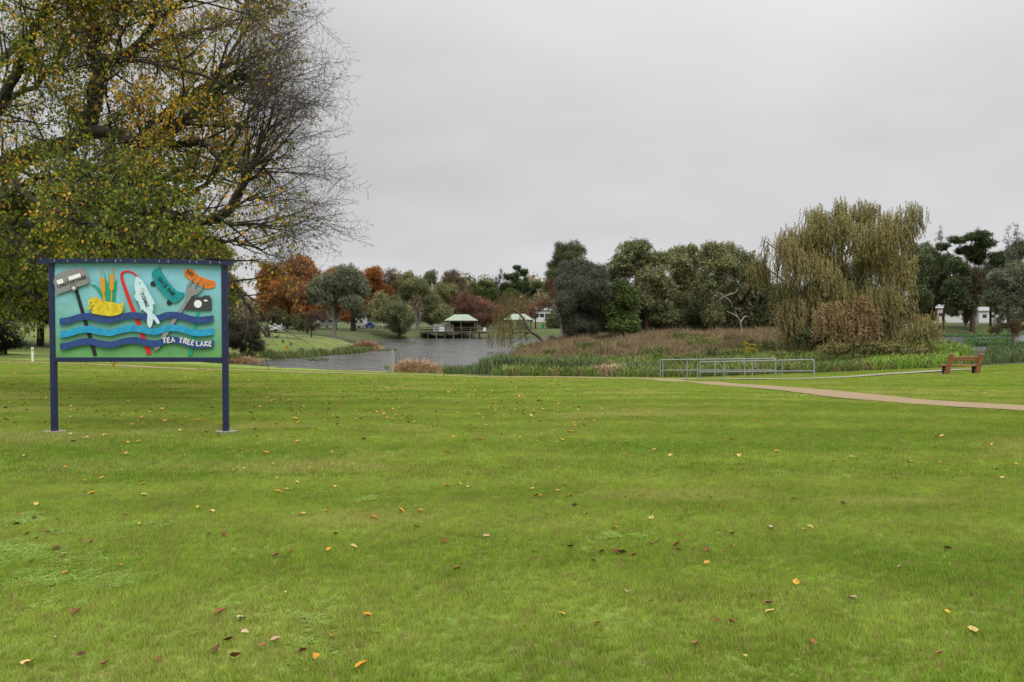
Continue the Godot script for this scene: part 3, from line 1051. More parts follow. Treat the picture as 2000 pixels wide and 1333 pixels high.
	tree("conifer_tree", "tall black-green conifer with a heavy leaning head above the other trees", "", 1102, 155, [[1110, 486, 22, 14], [1122, 498, 20, 14], [1098, 500, 20, 14], [1108, 512, 24, 12], [1090, 522, 18, 12], [1084, 540, 17, 12], [1080, 556, 16, 12], [1100, 540, 20, 16], [1100, 580, 22, 24]], {"cols": dark, "proto": "fine", "size": 0.55, "cover": 1.7, "r": 0.4, "deep": 0.7})
	# --- the wooded point in the middle
	var point := "trees on the wooded point"
	tree("sheoak_tree", "round smoky grey-brown sheoak at the tip of the wooded point", point, 1142, 90, [[1135, 530, 30, 22], [1160, 540, 28, 24], [1112, 555, 26, 26], [1145, 565, 36, 28], [1172, 575, 24, 28], [1110, 595, 28, 28], [1150, 605, 38, 28], [1125, 630, 32, 20], [1170, 630, 26, 18]], {"cols": casu, "proto": "fine", "size": 0.42, "cover": 1.9, "r": 0.22, "fork": 0.15})
	tree("wattle_tree", "narrow dark green tree squeezed between the smoky sheoak and the gums", point, 1217, 88, [[1212, 562, 18, 16], [1222, 580, 20, 18], [1205, 600, 20, 20], [1225, 612, 22, 20], [1212, 635, 26, 16], [1235, 632, 14, 16]], {"cols": [Color(0.065, 0.10, 0.028), Color(0.10, 0.135, 0.036)], "size": 0.38, "cover": 1.8, "r": 0.15, "fork": 0.15})
	tree("gum_tree", "big olive-green gum with a red-brown trunk beside the narrow dark green tree", point, 1264, 100, [[1222, 490, 22, 18], [1250, 488, 24, 16], [1212, 512, 20, 18], [1280, 505, 22, 18], [1240, 520, 30, 20], [1270, 540, 30, 22], [1210, 540, 22, 20], [1295, 560, 22, 22], [1250, 565, 30, 20], [1272, 590, 28, 18], [1285, 612, 24, 16], [1245, 600, 18, 16]], {"cols": gum, "proto": "gum", "size": 0.45, "cover": 1.45, "r": 0.26, "bark": M.red_bark, "fork": 0.18})
	tree("gum_tree", "dense green gum in the middle of the gum row on the point", point, 1345, 106, [[1330, 495, 22, 16], [1355, 498, 22, 18], [1318, 520, 20, 20], [1345, 530, 28, 22], [1325, 560, 26, 24], [1360, 560, 24, 22], [1415, 555, 26, 22], [1400, 590, 26, 20], [1432, 595, 24, 20], [1340, 590, 28, 20], [1315, 610, 20, 18], [1350, 620, 26, 16]], {"cols": gum, "proto": "gum", "size": 0.45, "cover": 1.45, "r": 0.22, "bark": M.brown_bark, "fork": 0.2})
	tree("gum_tree", "gum with bare bleached limbs twisting out of its dark green crown", point, 1389, 99, [[1390, 492, 22, 14], [1420, 488, 20, 14], [1445, 500, 20, 18], [1400, 518, 26, 20], [1435, 525, 26, 18], [1460, 525, 14, 22], [1385, 548, 22, 20], [1372, 585, 20, 18], [1392, 610, 20, 18], [1450, 562, 16, 16]],
		{"cols": gum, "proto": "gum", "size": 0.45, "cover": 1.3, "r": 0.2, "bark": M.gum_bark, "fork": 0.2,
		"limbs": [[[1389, 653, 0, 1], [1390, 625, 0], [1389, 595, -0.5], [1396, 572, -1.2], [1408, 560, -1.6], [1411, 548, -1.8], [1420, 540, -1.8], [0.22, 0.03]], [[1400, 608, -1, 0], [1404, 588, -2], [1420, 578, -2.4], [1436, 572, -2.6], [1442, 562, -2.6], [0.13, 0.03]], [[1416, 580, -2.3, 0], [1428, 590, -2.6], [1430, 600, -2.7], [0.07, 0.02]], [[1398, 572, -1.2, 0], [1412, 577, -1.8], [1424, 575, -2], [0.08, 0.03]], [[1389, 645, 0, 0], [1396, 622, -0.6], [1400, 606, -1], [0.16, 0.13]]]})
	tree("gum_tree", "darker gum closing the row beside the weeping willow", point, 1470, 104, [[1462, 540, 22, 20], [1478, 560, 22, 22], [1455, 585, 24, 20], [1475, 605, 24, 20], [1440, 615, 20, 16], [1500, 580, 20, 22], [1500, 615, 20, 18]], {"cols": [Color(0.10, 0.12, 0.052), Color(0.15, 0.16, 0.07)], "proto": "gum", "size": 0.45, "cover": 1.4, "r": 0.2, "fork": 0.2})
	var db := on_ground(1448, 94)
	var dt := thing("dead_tree", "small bleached dead tree with crooked limbs below the gum row", "tree", db)
	for l in [[[1448, 645, 0.0], [1447, 632, 0.0], [1440, 618, 0.0], [1436, 608, 0.0], [1438, 603, -0.3], [1452, 604, -0.5]], [[1446, 631, 0.0], [1456, 618, 0.3], [1464, 622, 0.5]], [[1441, 620, 0.0], [1428, 612, -0.3], [1418, 608, -0.5]]]:
		var pp := []
		for q in l: pp.append(P(q[0], q[1], 94 + q[2]) - db)
		if l.size() > 4: pp[0].y = -0.1
		pp = wiggly(pp, 3)
		var rr := []
		for k in pp.size(): rr.append(lerpf(0.11, 0.025, float(k) / (pp.size() - 1)))
		var dead := Tubes.new()
		dead.tube(pp, rr, 6)
		part("trunk" if l.size() > 4 else "branch", dead.mesh(), M.gum_bark, dt)
	# --- the great willow and its neighbours
	var wl := [[1640, 410, 40, 20], [1690, 405, 44, 20], [1740, 425, 32, 22], [1600, 430, 36, 22], [1560, 460, 34, 26], [1620, 460, 44, 26], [1690, 450, 44, 26], [1745, 470, 36, 28], [1520, 500, 30, 30], [1580, 510, 40, 30], [1650, 515, 46, 28], [1600, 650, 36, 16], [1680, 650, 40, 16], [1740, 655, 36, 14], [1530, 600, 26, 26], [1540, 640, 26, 16], [1720, 500, 46, 28], [1770, 520, 30, 34],
		[1490, 510, 22, 22], [1500, 470, 12, 12], [1550, 560, 40, 30], [1620, 560, 44, 30], [1700, 560, 46, 30], [1765, 580, 36, 34], [1570, 600, 40, 30], [1640, 610, 46, 30], [1720, 620, 44, 30], [1775, 630, 28, 24]]
	for l in wl:
		l[2] *= 1.1
		l[3] *= 1.08
	tree("willow_tree", "huge weeping willow in olive and gold, hanging to the ground on the bank", "", 1658, 63, wl, {"cols": willow, "proto": "strand", "cover": 1.75, "hang": 0.85, "r": 0.34, "fork": 0.2, "bark": M.willow_bark, "limb": 0.17, "puffs": 7, "deep": 0.6})
	tree("willow_tree", "small brown half bare willow standing before the great weeping willow", "", 1668, 52, [[1640, 600, 30, 14], [1670, 590, 34, 14], [1700, 605, 28, 14], [1625, 620, 24, 12], [1715, 625, 24, 12], [1665, 620, 34, 14]], {"cols": [Color(0.25, 0.17, 0.085), Color(0.21, 0.15, 0.075), Color(0.28, 0.20, 0.085)], "proto": "strand", "cover": 3.0, "hang": 0.6, "r": 0.09, "fork": 0.35, "bark": M.brown_bark})
	tree("bramble_bush", "olive scrub bush around the foot of the great willow", "", 1690, 57, [[1690, 680, 30, 12], [1730, 684, 26, 10], [1650, 684, 26, 10], [1610, 682, 24, 10], [1765, 686, 22, 8]], {"cols": [Color(0.15, 0.155, 0.05), Color(0.21, 0.17, 0.075), Color(0.11, 0.13, 0.04)], "size": 0.26, "cover": 1.2, "r": 0.04, "category": "shrub", "deep": 1.5})
	tree("dark_tree", "small dark-leaved tree half under the great willow's skirt near the yellow sapling", "", 1587, 60, [[1575, 650, 14, 9], [1595, 645, 14, 10], [1612, 655, 10, 8], [1560, 658, 10, 6]], {"cols": dark, "size": 0.3, "r": 0.07, "fork": 0.5})
	tree("dark_tree", "dark green tree showing behind the great willow toward the picnic table", "", 1790, 125, [[1788, 490, 18, 14], [1798, 510, 16, 18], [1785, 540, 22, 24], [1795, 580, 20, 24]], {"cols": dark, "size": 0.5, "r": 0.25})
	tree("sapling", "thin sapling with a few bright yellow leaves in the rough grass", "", 1464, 57, [[1455, 672, 6, 4], [1468, 676, 7, 4], [1462, 685, 9, 5], [1475, 683, 4, 4]], {"cols": [Color(0.42, 0.33, 0.03), Color(0.34, 0.24, 0.03)], "size": 0.16, "cover": 0.35, "r": 0.02, "puffs": 4})
	# leaning willow on the tip of the point: a bent trunk over the water with hanging withes
	tree("leaning_willow", "willow with a bent bare trunk leaning out over the lake, trailing in the water", "", 1068, 98, [[958, 645, 9, 6], [970, 640, 9, 6], [984, 638, 10, 6], [1000, 630, 12, 8], [1020, 622, 12, 8], [990, 600, 14, 9], [975, 615, 10, 8]],
		{"cols": [Color(0.20, 0.18, 0.05), Color(0.17, 0.13, 0.045)], "proto": "strand", "cover": 0.75, "hang": 1.25, "r": 0.05, "bark": M.willow_bark, "limb": 0.5, "sub": 2, "fork": 0.6, "fx": -2.4, "deep": 0.5,
		"limbs": [[[1068, 672, 0, 1], [1052, 658, 0], [1037, 648, 0.2], [1027, 632, 0.4], [1019, 618, 0.6], [1008, 608, 0.8], [993, 598, 1], [990, 584, 1], [0.24, 0.06]], [[1040, 650, 0.2, 0], [1022, 649, -0.3], [1008, 650, -0.5], [992, 658, -0.8], [975, 664, -1], [0.13, 0.04]], [[1008, 650, -0.5, 0], [996, 648, -0.4], [980, 646, -0.5], [960, 648, -0.6], [0.07, 0.03]], [[1030, 652, 0, 0], [1016, 660, -0.4], [1006, 668, -0.6], [995, 674, -0.8], [0.08, 0.03]], [[1024, 627, 0.5, 0], [1005, 626, 0.2], [985, 632, 0], [0.06, 0.02]]]})
	tree("bleached_tree", "pale multi-stemmed tree at the water's edge against the smoky sheoak", "", 1096, 112, [[1075, 555, 10, 12], [1082, 575, 10, 12], [1070, 595, 9, 10]], {"cols": [Color(0.22, 0.13, 0.07), Color(0.17, 0.11, 0.07)], "proto": "twig", "size": 0.7, "cover": 0.8, "r": 0.06, "bark": M.gum_bark,
		"limbs": [[[1096, 645, 0, 1], [1095, 625, 0], [1088, 608, 0], [1082, 590, 0], [1084, 560, 0], [0.16, 0.04]], [[1095, 628, 0, 0], [1080, 607, 0], [1070, 600, 0], [0.1, 0.04]], [[1098, 640, 0, 0], [1100, 620, 0], [1094, 600, 0], [0.1, 0.04]]]})
	# --- right background
	var right := "trees round the white-topped picnic table"
	tree("gum_tree", "dark drooping twin-trunked gum beside the white-topped picnic table", right, 1826, 212, [[1820, 500, 20, 18], [1838, 520, 22, 22], [1818, 540, 20, 24], [1840, 560, 22, 24], [1822, 580, 20, 20], [1812, 600, 12, 14]], {"cols": dark, "proto": "gum", "size": 0.7, "cover": 1.6, "r": 0.4, "fork": 0.25, "stems": 2})
	tree("gum_tree", "very dark gum with a black trunk between the picnic table and the flat-topped gum", right, 1843, 205, [[1865, 518, 18, 16], [1878, 535, 16, 18], [1862, 560, 22, 20], [1870, 590, 20, 16], [1858, 605, 14, 10]], {"cols": [Color(0.06, 0.08, 0.034), Color(0.09, 0.11, 0.048)], "size": 0.65, "cover": 1.6, "r": 0.38, "fork": 0.2})
	tree("umbrella_gum", "tall flat-topped gum with a thick trunk standing above the white building", right, 1888, 210, [[1862, 472, 18, 6], [1890, 465, 22, 8], [1915, 478, 18, 8], [1935, 480, 12, 6], [1880, 490, 14, 8], [1908, 500, 20, 12], [1845, 482, 12, 6], [1930, 510, 14, 12]], {"cols": [Color(0.075, 0.10, 0.04), Color(0.055, 0.078, 0.03)], "size": 0.6, "cover": 1.8, "r": 0.5, "fork": 0.35, "bark": M.gum_bark, "limb": 0.3})
	tree("ivy_tree", "thick brown ivy-clad trunk beside the tall flat-topped gum", right, 1900, 205, [[1900, 540, 14, 24], [1902, 575, 16, 24], [1898, 605, 14, 20], [1918, 550, 14, 20]], {"cols": [Color(0.08, 0.07, 0.035), Color(0.11, 0.085, 0.045)], "size": 0.55, "cover": 1.7, "r": 0.7, "bark": M.brown_bark})
	tree("gum_tree", "grey-green gum beneath the tall narrow poplars, behind the ivy-clad trunk", right, 1935, 215, [[1940, 530, 22, 20], [1960, 510, 20, 18], [1985, 490, 20, 18], [1925, 560, 22, 22], [1960, 560, 26, 24], [1945, 595, 22, 18], [1990, 530, 22, 22]], {"cols": grey_gum, "proto": "gum", "size": 0.7, "cover": 1.4, "r": 0.3, "fork": 0.3})
	tree("gum_tree", "grey-green gum with pale slanting limbs on the bank at the water's edge", "", 1980, 114, [[1945, 545, 22, 18], [1975, 530, 24, 20], [1935, 580, 20, 18], [1965, 570, 26, 20], [2000, 560, 24, 24], [1955, 605, 22, 16], [1995, 600, 24, 18], [2030, 545, 26, 24], [2035, 600, 24, 20]],
		{"cols": grey_gum, "proto": "gum", "size": 0.5, "cover": 0.95, "r": 0.16, "bark": M.gum_bark, "fork": 0.2, "limb": 0.3,
		"limbs": [[[1980, 664, 0, 1], [1980, 645, 0], [1976, 632, 0], [0.24, 0.18]], [[1976, 634, 0, 0], [1962, 610, 0.4], [1950, 590, 0.8], [1930, 575, 1], [0.16, 0.04]], [[1976, 634, 0, 0], [1966, 600, -0.4], [1960, 575, -0.6], [0.13, 0.04]], [[1979, 640, 0, 0], [1986, 610, 0], [1996, 585, 0], [0.13, 0.04]], [[1978, 636, 0, 0], [1982, 600, 0.5], [1976, 560, 1], [0.12, 0.04]]]})
	tree("bare_shrub", "brown leafless shrub growing round the foot of the pale-limbed waterside gum", "", 1966, 112, [[1960, 632, 12, 12], [1972, 640, 12, 12], [1952, 645, 10, 9], [1990, 640, 12, 10]], {"cols": [Color(0.17, 0.115, 0.055), Color(0.13, 0.09, 0.05)], "proto": "twig", "size": 0.6, "cover": 1.2, "r": 0.05, "category": "shrub"})
	for q in [[1837, 450], [1913, 460], [1971, 455], [1986, 445]]:
		tree("bare_poplar", "tall narrow bare poplar towering behind the flat-topped gum", "bare poplars behind the flat-topped gum", q[0], 250, [[q[0], q[1], 4, 14], [q[0] - 2, q[1] + 22, 7, 18], [q[0] + 2, q[1] + 48, 8, 20], [q[0], q[1] + 80, 9, 24]], {"cols": [Color(0.27, 0.235, 0.21), Color(0.22, 0.19, 0.17)], "proto": "twig", "size": 0.9, "cover": 0.42, "r": 0.2, "bark": M.brown_bark})
	# --- behind the elm, at the left
	var left := "trees behind the elm"
	var yg := [Color(0.17, 0.19, 0.03), Color(0.30, 0.25, 0.035), Color(0.095, 0.13, 0.022)]
	tree("elm_tree", "yellow-green tree with low layered boughs behind the white marker post", left, 78, 66, [[40, 560, 60, 26], [100, 545, 50, 24], [10, 600, 50, 24], [80, 600, 60, 24], [140, 590, 40, 30], [30, 520, 60, 30], [110, 500, 60, 30], [-60, 560, 50, 40], [40, 470, 80, 40], [150, 540, 40, 40], [20, 622, 50, 14], [100, 618, 46, 14], [160, 620, 40, 16]], {"cols": yg, "size": 0.3, "cover": 2.0, "r": 0.28, "fork": 0.25})
	tree("elm_tree", "green and gold tree half hidden behind the sign panel", left, 300, 58, [[230, 480, 70, 40], [310, 470, 70, 40], [380, 500, 60, 36], [260, 540, 70, 40], [340, 550, 70, 40], [410, 560, 40, 40], [200, 560, 50, 40], [300, 610, 70, 30], [390, 620, 50, 26]], {"cols": yg, "size": 0.32, "cover": 2.6, "r": 0.25, "fork": 0.2})
	tree("elm_tree", "dark green tree standing directly behind the elm's trunk", left, -120, 50, [[-100, 430, 120, 60], [-40, 500, 110, 50], [-150, 540, 110, 60], [-30, 400, 80, 50], [60, 430, 70, 40]], {"cols": [Color(0.07, 0.10, 0.02), Color(0.11, 0.14, 0.03), Color(0.19, 0.17, 0.03)], "size": 0.3, "cover": 1.7, "r": 0.3, "fork": 0.2})
	tree("dark_bush", "black-green bush at the path edge beside the white marker post", "", 10, 56, [[0, 650, 30, 20], [30, 662, 22, 16], [-30, 655, 30, 24], [10, 675, 34, 12]], {"cols": [Color(0.02, 0.028, 0.012), Color(0.03, 0.038, 0.016)], "proto": "fine", "size": 0.3, "cover": 1.8, "r": 0.08, "category": "shrub"})
	tree("tea_tree", "dark brown-green rounded bush on the lake shore below the elm's drooping bough", "", 470, 72, [[450, 640, 24, 18], [480, 645, 22, 18], [500, 655, 14, 16], [445, 665, 26, 16], [475, 668, 26, 16], [498, 678, 16, 10], [430, 630, 22, 20]], {"cols": [Color(0.042, 0.042, 0.024), Color(0.062, 0.055, 0.034), Color(0.035, 0.042, 0.02)], "proto": "fine", "size": 0.32, "cover": 1.9, "r": 0.1, "category": "shrub", "fork": 0.15})
	tree("olive_tree", "small spreading tree with a split trunk on the mown mound", "", 526, 91, [[535, 622, 18, 10], [560, 628, 20, 12], [510, 618, 16, 10], [580, 635, 12, 10], [548, 612, 18, 8], [525, 640, 8, 5]], {"cols": [Color(0.075, 0.085, 0.03), Color(0.12, 0.10, 0.04), Color(0.055, 0.06, 0.025)], "size": 0.3, "cover": 0.9, "r": 0.17, "fork": 0.25, "stems": 2, "bark": M.brown_bark})
	tree("bare_shrub", "bare brown twiggy bush hanging over the mound's crest", "", 608, 99, [[600, 622, 18, 10], [622, 618, 16, 10], [590, 635, 16, 10], [615, 635, 14, 9]], {"cols": [Color(0.11, 0.08, 0.06), Color(0.09, 0.065, 0.05), Color(0.12, 0.10, 0.05)], "proto": "twig", "size": 0.55, "cover": 1.3, "r": 0.07, "category": "shrub"})
	# --- the wood that closes the view far behind
	var sc := Scatter.new()
	for k in 30000:
		var px := R(-600, 2600)
		var d := R(246, 300)
		var q := on_far(px, d)
		var top := 7.5 + 5.0 * noise.get_noise_2d(px * 1.7, 40) + (3.0 if px < 480 else 0.0)
		if px > 690 and px < 1120: top += 4.0
		q.y += pow(rng.randf(), 0.8) * top - 0.5
		var a := noise.get_noise_2d(px * 1.4, 8)
		var col: Color = shade_of(gum) if a > -0.05 else shade_of(twiggy)
		sc.add(turned().scaled(Vector3.ONE * R(0.9, 1.9)), q, col * R(0.8, 1.1))
	tag(scattered("far_wood", sc, protos.leafy[0], M.leaf, self), "mixed wood closing the view far behind the lake", "wood")

func make_understorey() -> void:
	var sc := Scatter.new()
	for k in 15000:
		var px := R(1165, 1600)
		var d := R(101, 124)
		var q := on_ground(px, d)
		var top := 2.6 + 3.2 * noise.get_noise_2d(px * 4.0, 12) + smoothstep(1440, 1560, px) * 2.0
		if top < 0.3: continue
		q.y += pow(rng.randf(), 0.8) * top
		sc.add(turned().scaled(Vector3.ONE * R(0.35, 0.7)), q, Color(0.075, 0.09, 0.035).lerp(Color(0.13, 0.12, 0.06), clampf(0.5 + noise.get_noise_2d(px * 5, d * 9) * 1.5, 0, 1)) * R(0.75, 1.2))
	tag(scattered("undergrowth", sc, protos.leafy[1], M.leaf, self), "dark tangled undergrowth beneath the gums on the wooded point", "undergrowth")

func make_scrub() -> void:
	var cols := [[Color(0.13, 0.15, 0.045), Color(0.19, 0.20, 0.06)], [Color(0.20, 0.14, 0.085), Color(0.27, 0.19, 0.11)], [Color(0.085, 0.12, 0.035), Color(0.14, 0.18, 0.045)]]
	var what := ["olive", "brown", "green"]
	var spots := [[1045, 88, 0, 9], [1085, 70, 2, 9], [1120, 80, 1, 10], [1150, 62, 0, 10], [1185, 72, 2, 12], [1215, 60, 0, 9], [1255, 80, 1, 12], [1290, 66, 0, 12], [1330, 58, 2, 12], [1345, 84, 2, 10], [1385, 72, 0, 14], [1420, 60, 2, 12], [1450, 80, 1, 12], [1500, 66, 0, 14], [1525, 58, 2, 12], [1560, 72, 1, 12], [1130, 54, 2, 9], [1240, 53, 2, 9], [1100, 92, 0, 8], [1310, 90, 1, 9]]
	for k in spots.size():
		var q: Array = spots[k]
		var g := on_ground(q[0], q[1])
		var py := 666.5 - F * tan(atan((g.y - EYE) / float(q[1])) + PITCH)
		var r: float = q[3] * 1.7
		var l := []
		for i in 6: l.append([q[0] + R(-1.7, 1.7) * r, py - r * R(0.2, 0.75), r * R(0.6, 1.1), r * R(0.35, 0.6)])
		tree("scrub_bush", "low %s scrub bush in the rough grass of the wooded point" % what[q[2]], "scrub bushes on the point", q[0], q[1], l, {"cols": cols[q[2]], "proto": "leafy" if q[2] != 1 else "fine", "size": 0.22, "cover": 0.6, "r": 0.03, "category": "shrub", "puffs": 5, "sub": 2})

func on_far(px: float, d: float) -> Vector3:
	var q := xz(px, d)
	return Vector3(q.x, 1.9, q.y)

# ---------------------------------------------------------------- grass, reeds, leaves
func make_lawn() -> void:
	# the near sward in three rings, thinner and coarser with distance as the eye stops telling blades apart
	var rings := [[2.6, 8.5, 2300.0, lawn_tuft(15, 0.03, 0.032, 0.0019)], [8.5, 19.0, 640.0, lawn_tuft(18, 0.06, 0.036, 0.0034)], [19.0, 47.0, 105.0, lawn_tuft(22, 0.14, 0.042, 0.0075)]]
	for g in rings:
		var sc := Scatter.new()
		var d0: float = g[0]
		var d1: float = g[1]
		var n := int((0.64 * (d1 * d1 - d0 * d0) + 3.0 * (d1 - d0)) * g[2])
		for k in n:
			var d := sqrt(lerpf(d0 * d0, d1 * d1, rng.randf()))
			var x := R(-1, 1) * (d * 0.64 + 1.5)
			if d > 14 and on_path(x, -d, 0.2 if d > 34 else -0.1): continue
			if d > 46 and rough(x, -d): continue
			var h := gh(x, -d)
			if h < WATER + 0.15: continue
			var c := turf(x, -d) * R(0.72, 1.25)
			if rng.randf() < 0.13: c = Color(0.42, 0.36, 0.15) * R(0.7, 1.1)
			var s := R(0.7, 1.25) * (1.0 + 0.35 * noise.get_noise_2d(x * 60, d * 60))
			sc.add(Basis(Vector3.UP, R(0, TAU)).scaled(Vector3(s, s, s)), Vector3(x, h, -d), c)
		tag(scattered("lawn_grass", sc, g[3], M.thin_leaf, self), ["short mown green grass of the lawn before the sign", "mown green grass of the lawn round the sign", "mown grass of the lawn sloping down to the path"][rings.find(g)], "grass")
	# broad-leaved clover and weeds in the sward
	var cl := Tris.new()
	for i in 9:
		var an := R(0, TAU)
		var q := Vector3(cos(an), 0, sin(an)) * sqrt(rng.randf()) * 0.07 + Vector3(0, R(0.006, 0.03), 0)
		for e in 3:
			var a := an + e * TAU / 3 + R(-0.3, 0.3)
			var d := Vector3(cos(a), R(-0.2, 0.35), sin(a)) * 0.026
			var w := d.cross(Vector3.UP).normalized() * 0.012
			var k := R(0.75, 1.3)
			cl.tri(q, q + d * 0.6 + w, q + d, Color(k, k, k))
			cl.tri(q, q + d, q + d * 0.6 - w, Color(k, k, k))
	var cs := Scatter.new()
	for b in [[60, 1020, 130, 26, 700], [60, 1075, 120, 26, 900], [60, 1150, 60, 36, 600], [190, 1020, 90, 14, 300], [270, 850, 140, 9, 800], [120, 850, 90, 7, 300], [600, 1002, 24, 8, 70], [710, 977, 50, 8, 150], [660, 862, 20, 5, 70], [560, 1240, 110, 40, 420], [250, 1135, 110, 16, 300], [30, 800, 90, 12, 250], [700, 870, 70, 8, 160], [1190, 1050, 50, 10, 80], [1600, 1055, 40, 8, 80], [330, 800, 100, 8, 250], [450, 800, 60, 5, 80]]:
		for k in int(b[4] * 0.75):
			var a := R(0, TAU)
			var r := -log(1.0 - rng.randf() * 0.96) * 0.6
			var q := pixel_on_lawn(b[0] + cos(a) * b[2] * r, b[1] + sin(a) * b[3] * r)
			if noise.get_noise_2d(q.x * 70, q.z * 70) < 0.0: continue
			var s := R(0.35, 0.85)
			cs.add(Basis(Vector3.UP, R(0, TAU)).scaled(Vector3(s, s * 0.8, s)), q, Color(0.13, 0.205, 0.035).lerp(Color(0.19, 0.28, 0.05), rng.randf()))
	tag(scattered("clover_patch", cs, cl.mesh(), M.leaf, self), "darker broad-leaved clover and weeds growing in the lawn", "weeds")

func pixel_on_lawn(px: float, py: float) -> Vector3:      # where the ray through a pixel meets the lawn
	var d := 9.0
	for k in 14:
		var h := gh((px - 1000.0) / F * d, -d)
		var p := P(px, py, 1.0)
		d = lerpf(d, (EYE - h) / (EYE - p.y), 0.8)
	return on_ground(px, d)

func fallen() -> void:
	var one := []
	for k in 3:
		var t := Tris.new()
		var o := []
		var cup := R(0.25, 0.5)
		for i in 8:
			var a := TAU * i / 8
			var r := (0.5 if i != 2 else 0.68) * R(0.7, 1.12)
			o.append(Vector3(cos(a) * r * 0.72, cup * (0.35 + 0.4 * absf(cos(a))) + R(-0.06, 0.06), sin(a) * r))
		for i in 8:
			var g := R(0.85, 1.1)
			t.tri(Vector3(0, 0.02, 0), o[i], o[(i + 1) % 8], Color(g, g, g))
		t.tri(Vector3(-0.02, 0.03, -0.4), Vector3(0.02, 0.03, -0.4), Vector3(0.05, 0.12, -0.75), Color(0.6, 0.5, 0.4))
		one.append(t.mesh())
	var kinds := [["yellow", "bright yellow fallen leaf lying on the mown lawn", [lin(0.50, 0.33, 0.06), lin(0.52, 0.26, 0.035), lin(0.50, 0.38, 0.14)]], ["brown", "curled red-brown fallen leaf lying on the mown lawn", [lin(0.17, 0.075, 0.035), lin(0.23, 0.11, 0.05), lin(0.11, 0.06, 0.035)]], ["pale", "pale buff fallen leaf lying on the mown lawn", [lin(0.46, 0.36, 0.22), lin(0.40, 0.28, 0.18)]]]
	var mats := []
	for k in kinds:
		var row := []
		for c in k[2]:
			var m := paint(1, 1, 1, 0.95)
			m.metallic_specular = 0.2
			m.albedo_color = c
			m.vertex_color_use_as_albedo = true
			row.append(m)
		mats.append(row)
	var spots := []
	for q in [[180, 30], [90, 73], [248, 116], [322, 168], [390, 157], [470, 188], [553, 183], [948, 48], [915, 130], [948, 120], [1035, 63], [1117, 203], [1155, 176], [1080, 213], [128, 262], [1178, 300], [1268, 290], [1560, 288], [1640, 288], [1455, 315], [1623, 350], [805, 382], [1375, 430], [1280, 445], [457, 505], [242, 535], [1112, 612], [1433, 703], [85, 895], [1405, 905], [1225, 865], [1285, 785], [1975, 407], [1830, 142], [1375, 105], [710, 72], [1595, 125], [1745, 188], [1833, 195], [1060, 100], [1200, 118], [1290, 60], [1220, 135], [540, 340], [820, 290], [765, 275]]: spots.append([q[0] / 2.0, 860 + q[1] / 2.0, 0])
	for q in [[140, 53], [180, 18], [565, 52], [622, 72], [893, 73], [1042, 57], [860, 10], [178, 208], [228, 228], [113, 230], [290, 300], [408, 358], [90, 445], [868, 427], [768, 495], [1175, 353], [1150, 362], [1120, 573], [543, 647], [337, 730], [197, 698], [1020, 690], [917, 868], [1818, 763], [1715, 688], [1985, 138], [1975, 103], [1927, 157], [1462, 155], [1508, 157], [1298, 96], [1268, 93], [1333, 78], [1558, 112], [1677, 97], [778, 230], [550, 317]]: spots.append([1000 + q[0] / 2.0, 860 + q[1] / 2.0, 0])
	for q in [[215, 320], [482, 305], [205, 438], [130, 395], [285, 690], [300, 860], [605, 877], [835, 842], [1015, 825], [880, 800], [905, 868], [1170, 845], [780, 198], [865, 385], [1072, 465], [1130, 450], [1305, 380], [1735, 408], [1785, 516], [388, 895], [850, 690], [55, 340], [120, 315], [2248, 268], [2815, 268], [3300, 258], [3105, 238], [2645, 425], [2655, 440], [2655, 385], [2480, 465], [2410, 450], [2430, 455], [2350, 450], [2228, 430], [2320, 485], [2715, 440], [2770, 445], [2865, 380], [2572, 410], [2545, 420], [3717, 437], [3010, 652], [2725, 815], [2805, 722], [2862, 728], [3185, 810], [3690, 852], [60, 300], [90, 380], [300, 400], [170, 370], [345, 410]]: spots.append([q[0] / 2.0, 860 + q[1] / 2.0, 1])
	for q in [[930, 715], [205, 788], [1070, 802], [107, 490], [235, 460], [3022, 355], [2900, 122], [3343, 640], [2450, 608], [3530, 510], [3900, 122], [1900, 390], [945, 770]]: spots.append([q[0] / 2.0, 860 + q[1] / 2.0, 2])
	while spots.size() < 300:
		var px := R(0, 1250) if rng.randf() < 0.8 else R(900, 1990)
		spots.append([px, R(758, 870) if rng.randf() < 0.85 else R(870, 1000), 0 if rng.randf() < 0.85 else 1])
	for s in spots:
		var q := pixel_on_lawn(s[0], s[1])
		var k: int = s[2]
		var o := part("fallen_leaf", one[rng.randi() % 3], mats[k][rng.randi() % mats[k].size()], self, q + Vector3(0, 0.022 if s[1] > 900 else 0.034, 0), Vector3(R(-0.35, 0.35), R(0, TAU), R(-0.35, 0.35)))
		o.scale = Vector3.ONE * R(0.036, 0.066) * (1.0 if s[1] > 900 else 1.25)
		tag(o, kinds[k][1], "leaf", "fallen %s leaves on the lawn" % kinds[k][0])
	var sc := Scatter.new()
	for k in 1100:
		var d := R(13, 46)
		var x := (R(-0.75, 0.05) + R(-0.1, 0.25)) * d * 0.85
		if x > 0.1 * d and rng.randf() < 0.7: continue
		var q := Vector3(x, gh(x, -d) + 0.042, -d)
		if on_path(x, -d, -0.3) and rng.randf() < 0.5: continue
		sc.add(Basis.from_euler(Vector3(R(-0.4, 0.4), R(0, TAU), R(-0.4, 0.4))).scaled(Vector3.ONE * R(0.05, 0.09)), q, Color(0.48, 0.30, 0.06).lerp(Color(0.36, 0.2, 0.08), rng.randf()) if rng.randf() < 0.8 else Color(0.17, 0.07, 0.035))
	tag(scattered("leaf_litter", sc, one[1], M.leaf, self), "scattered yellow and brown leaf litter on the lawn under and past the elm", "leaf litter")

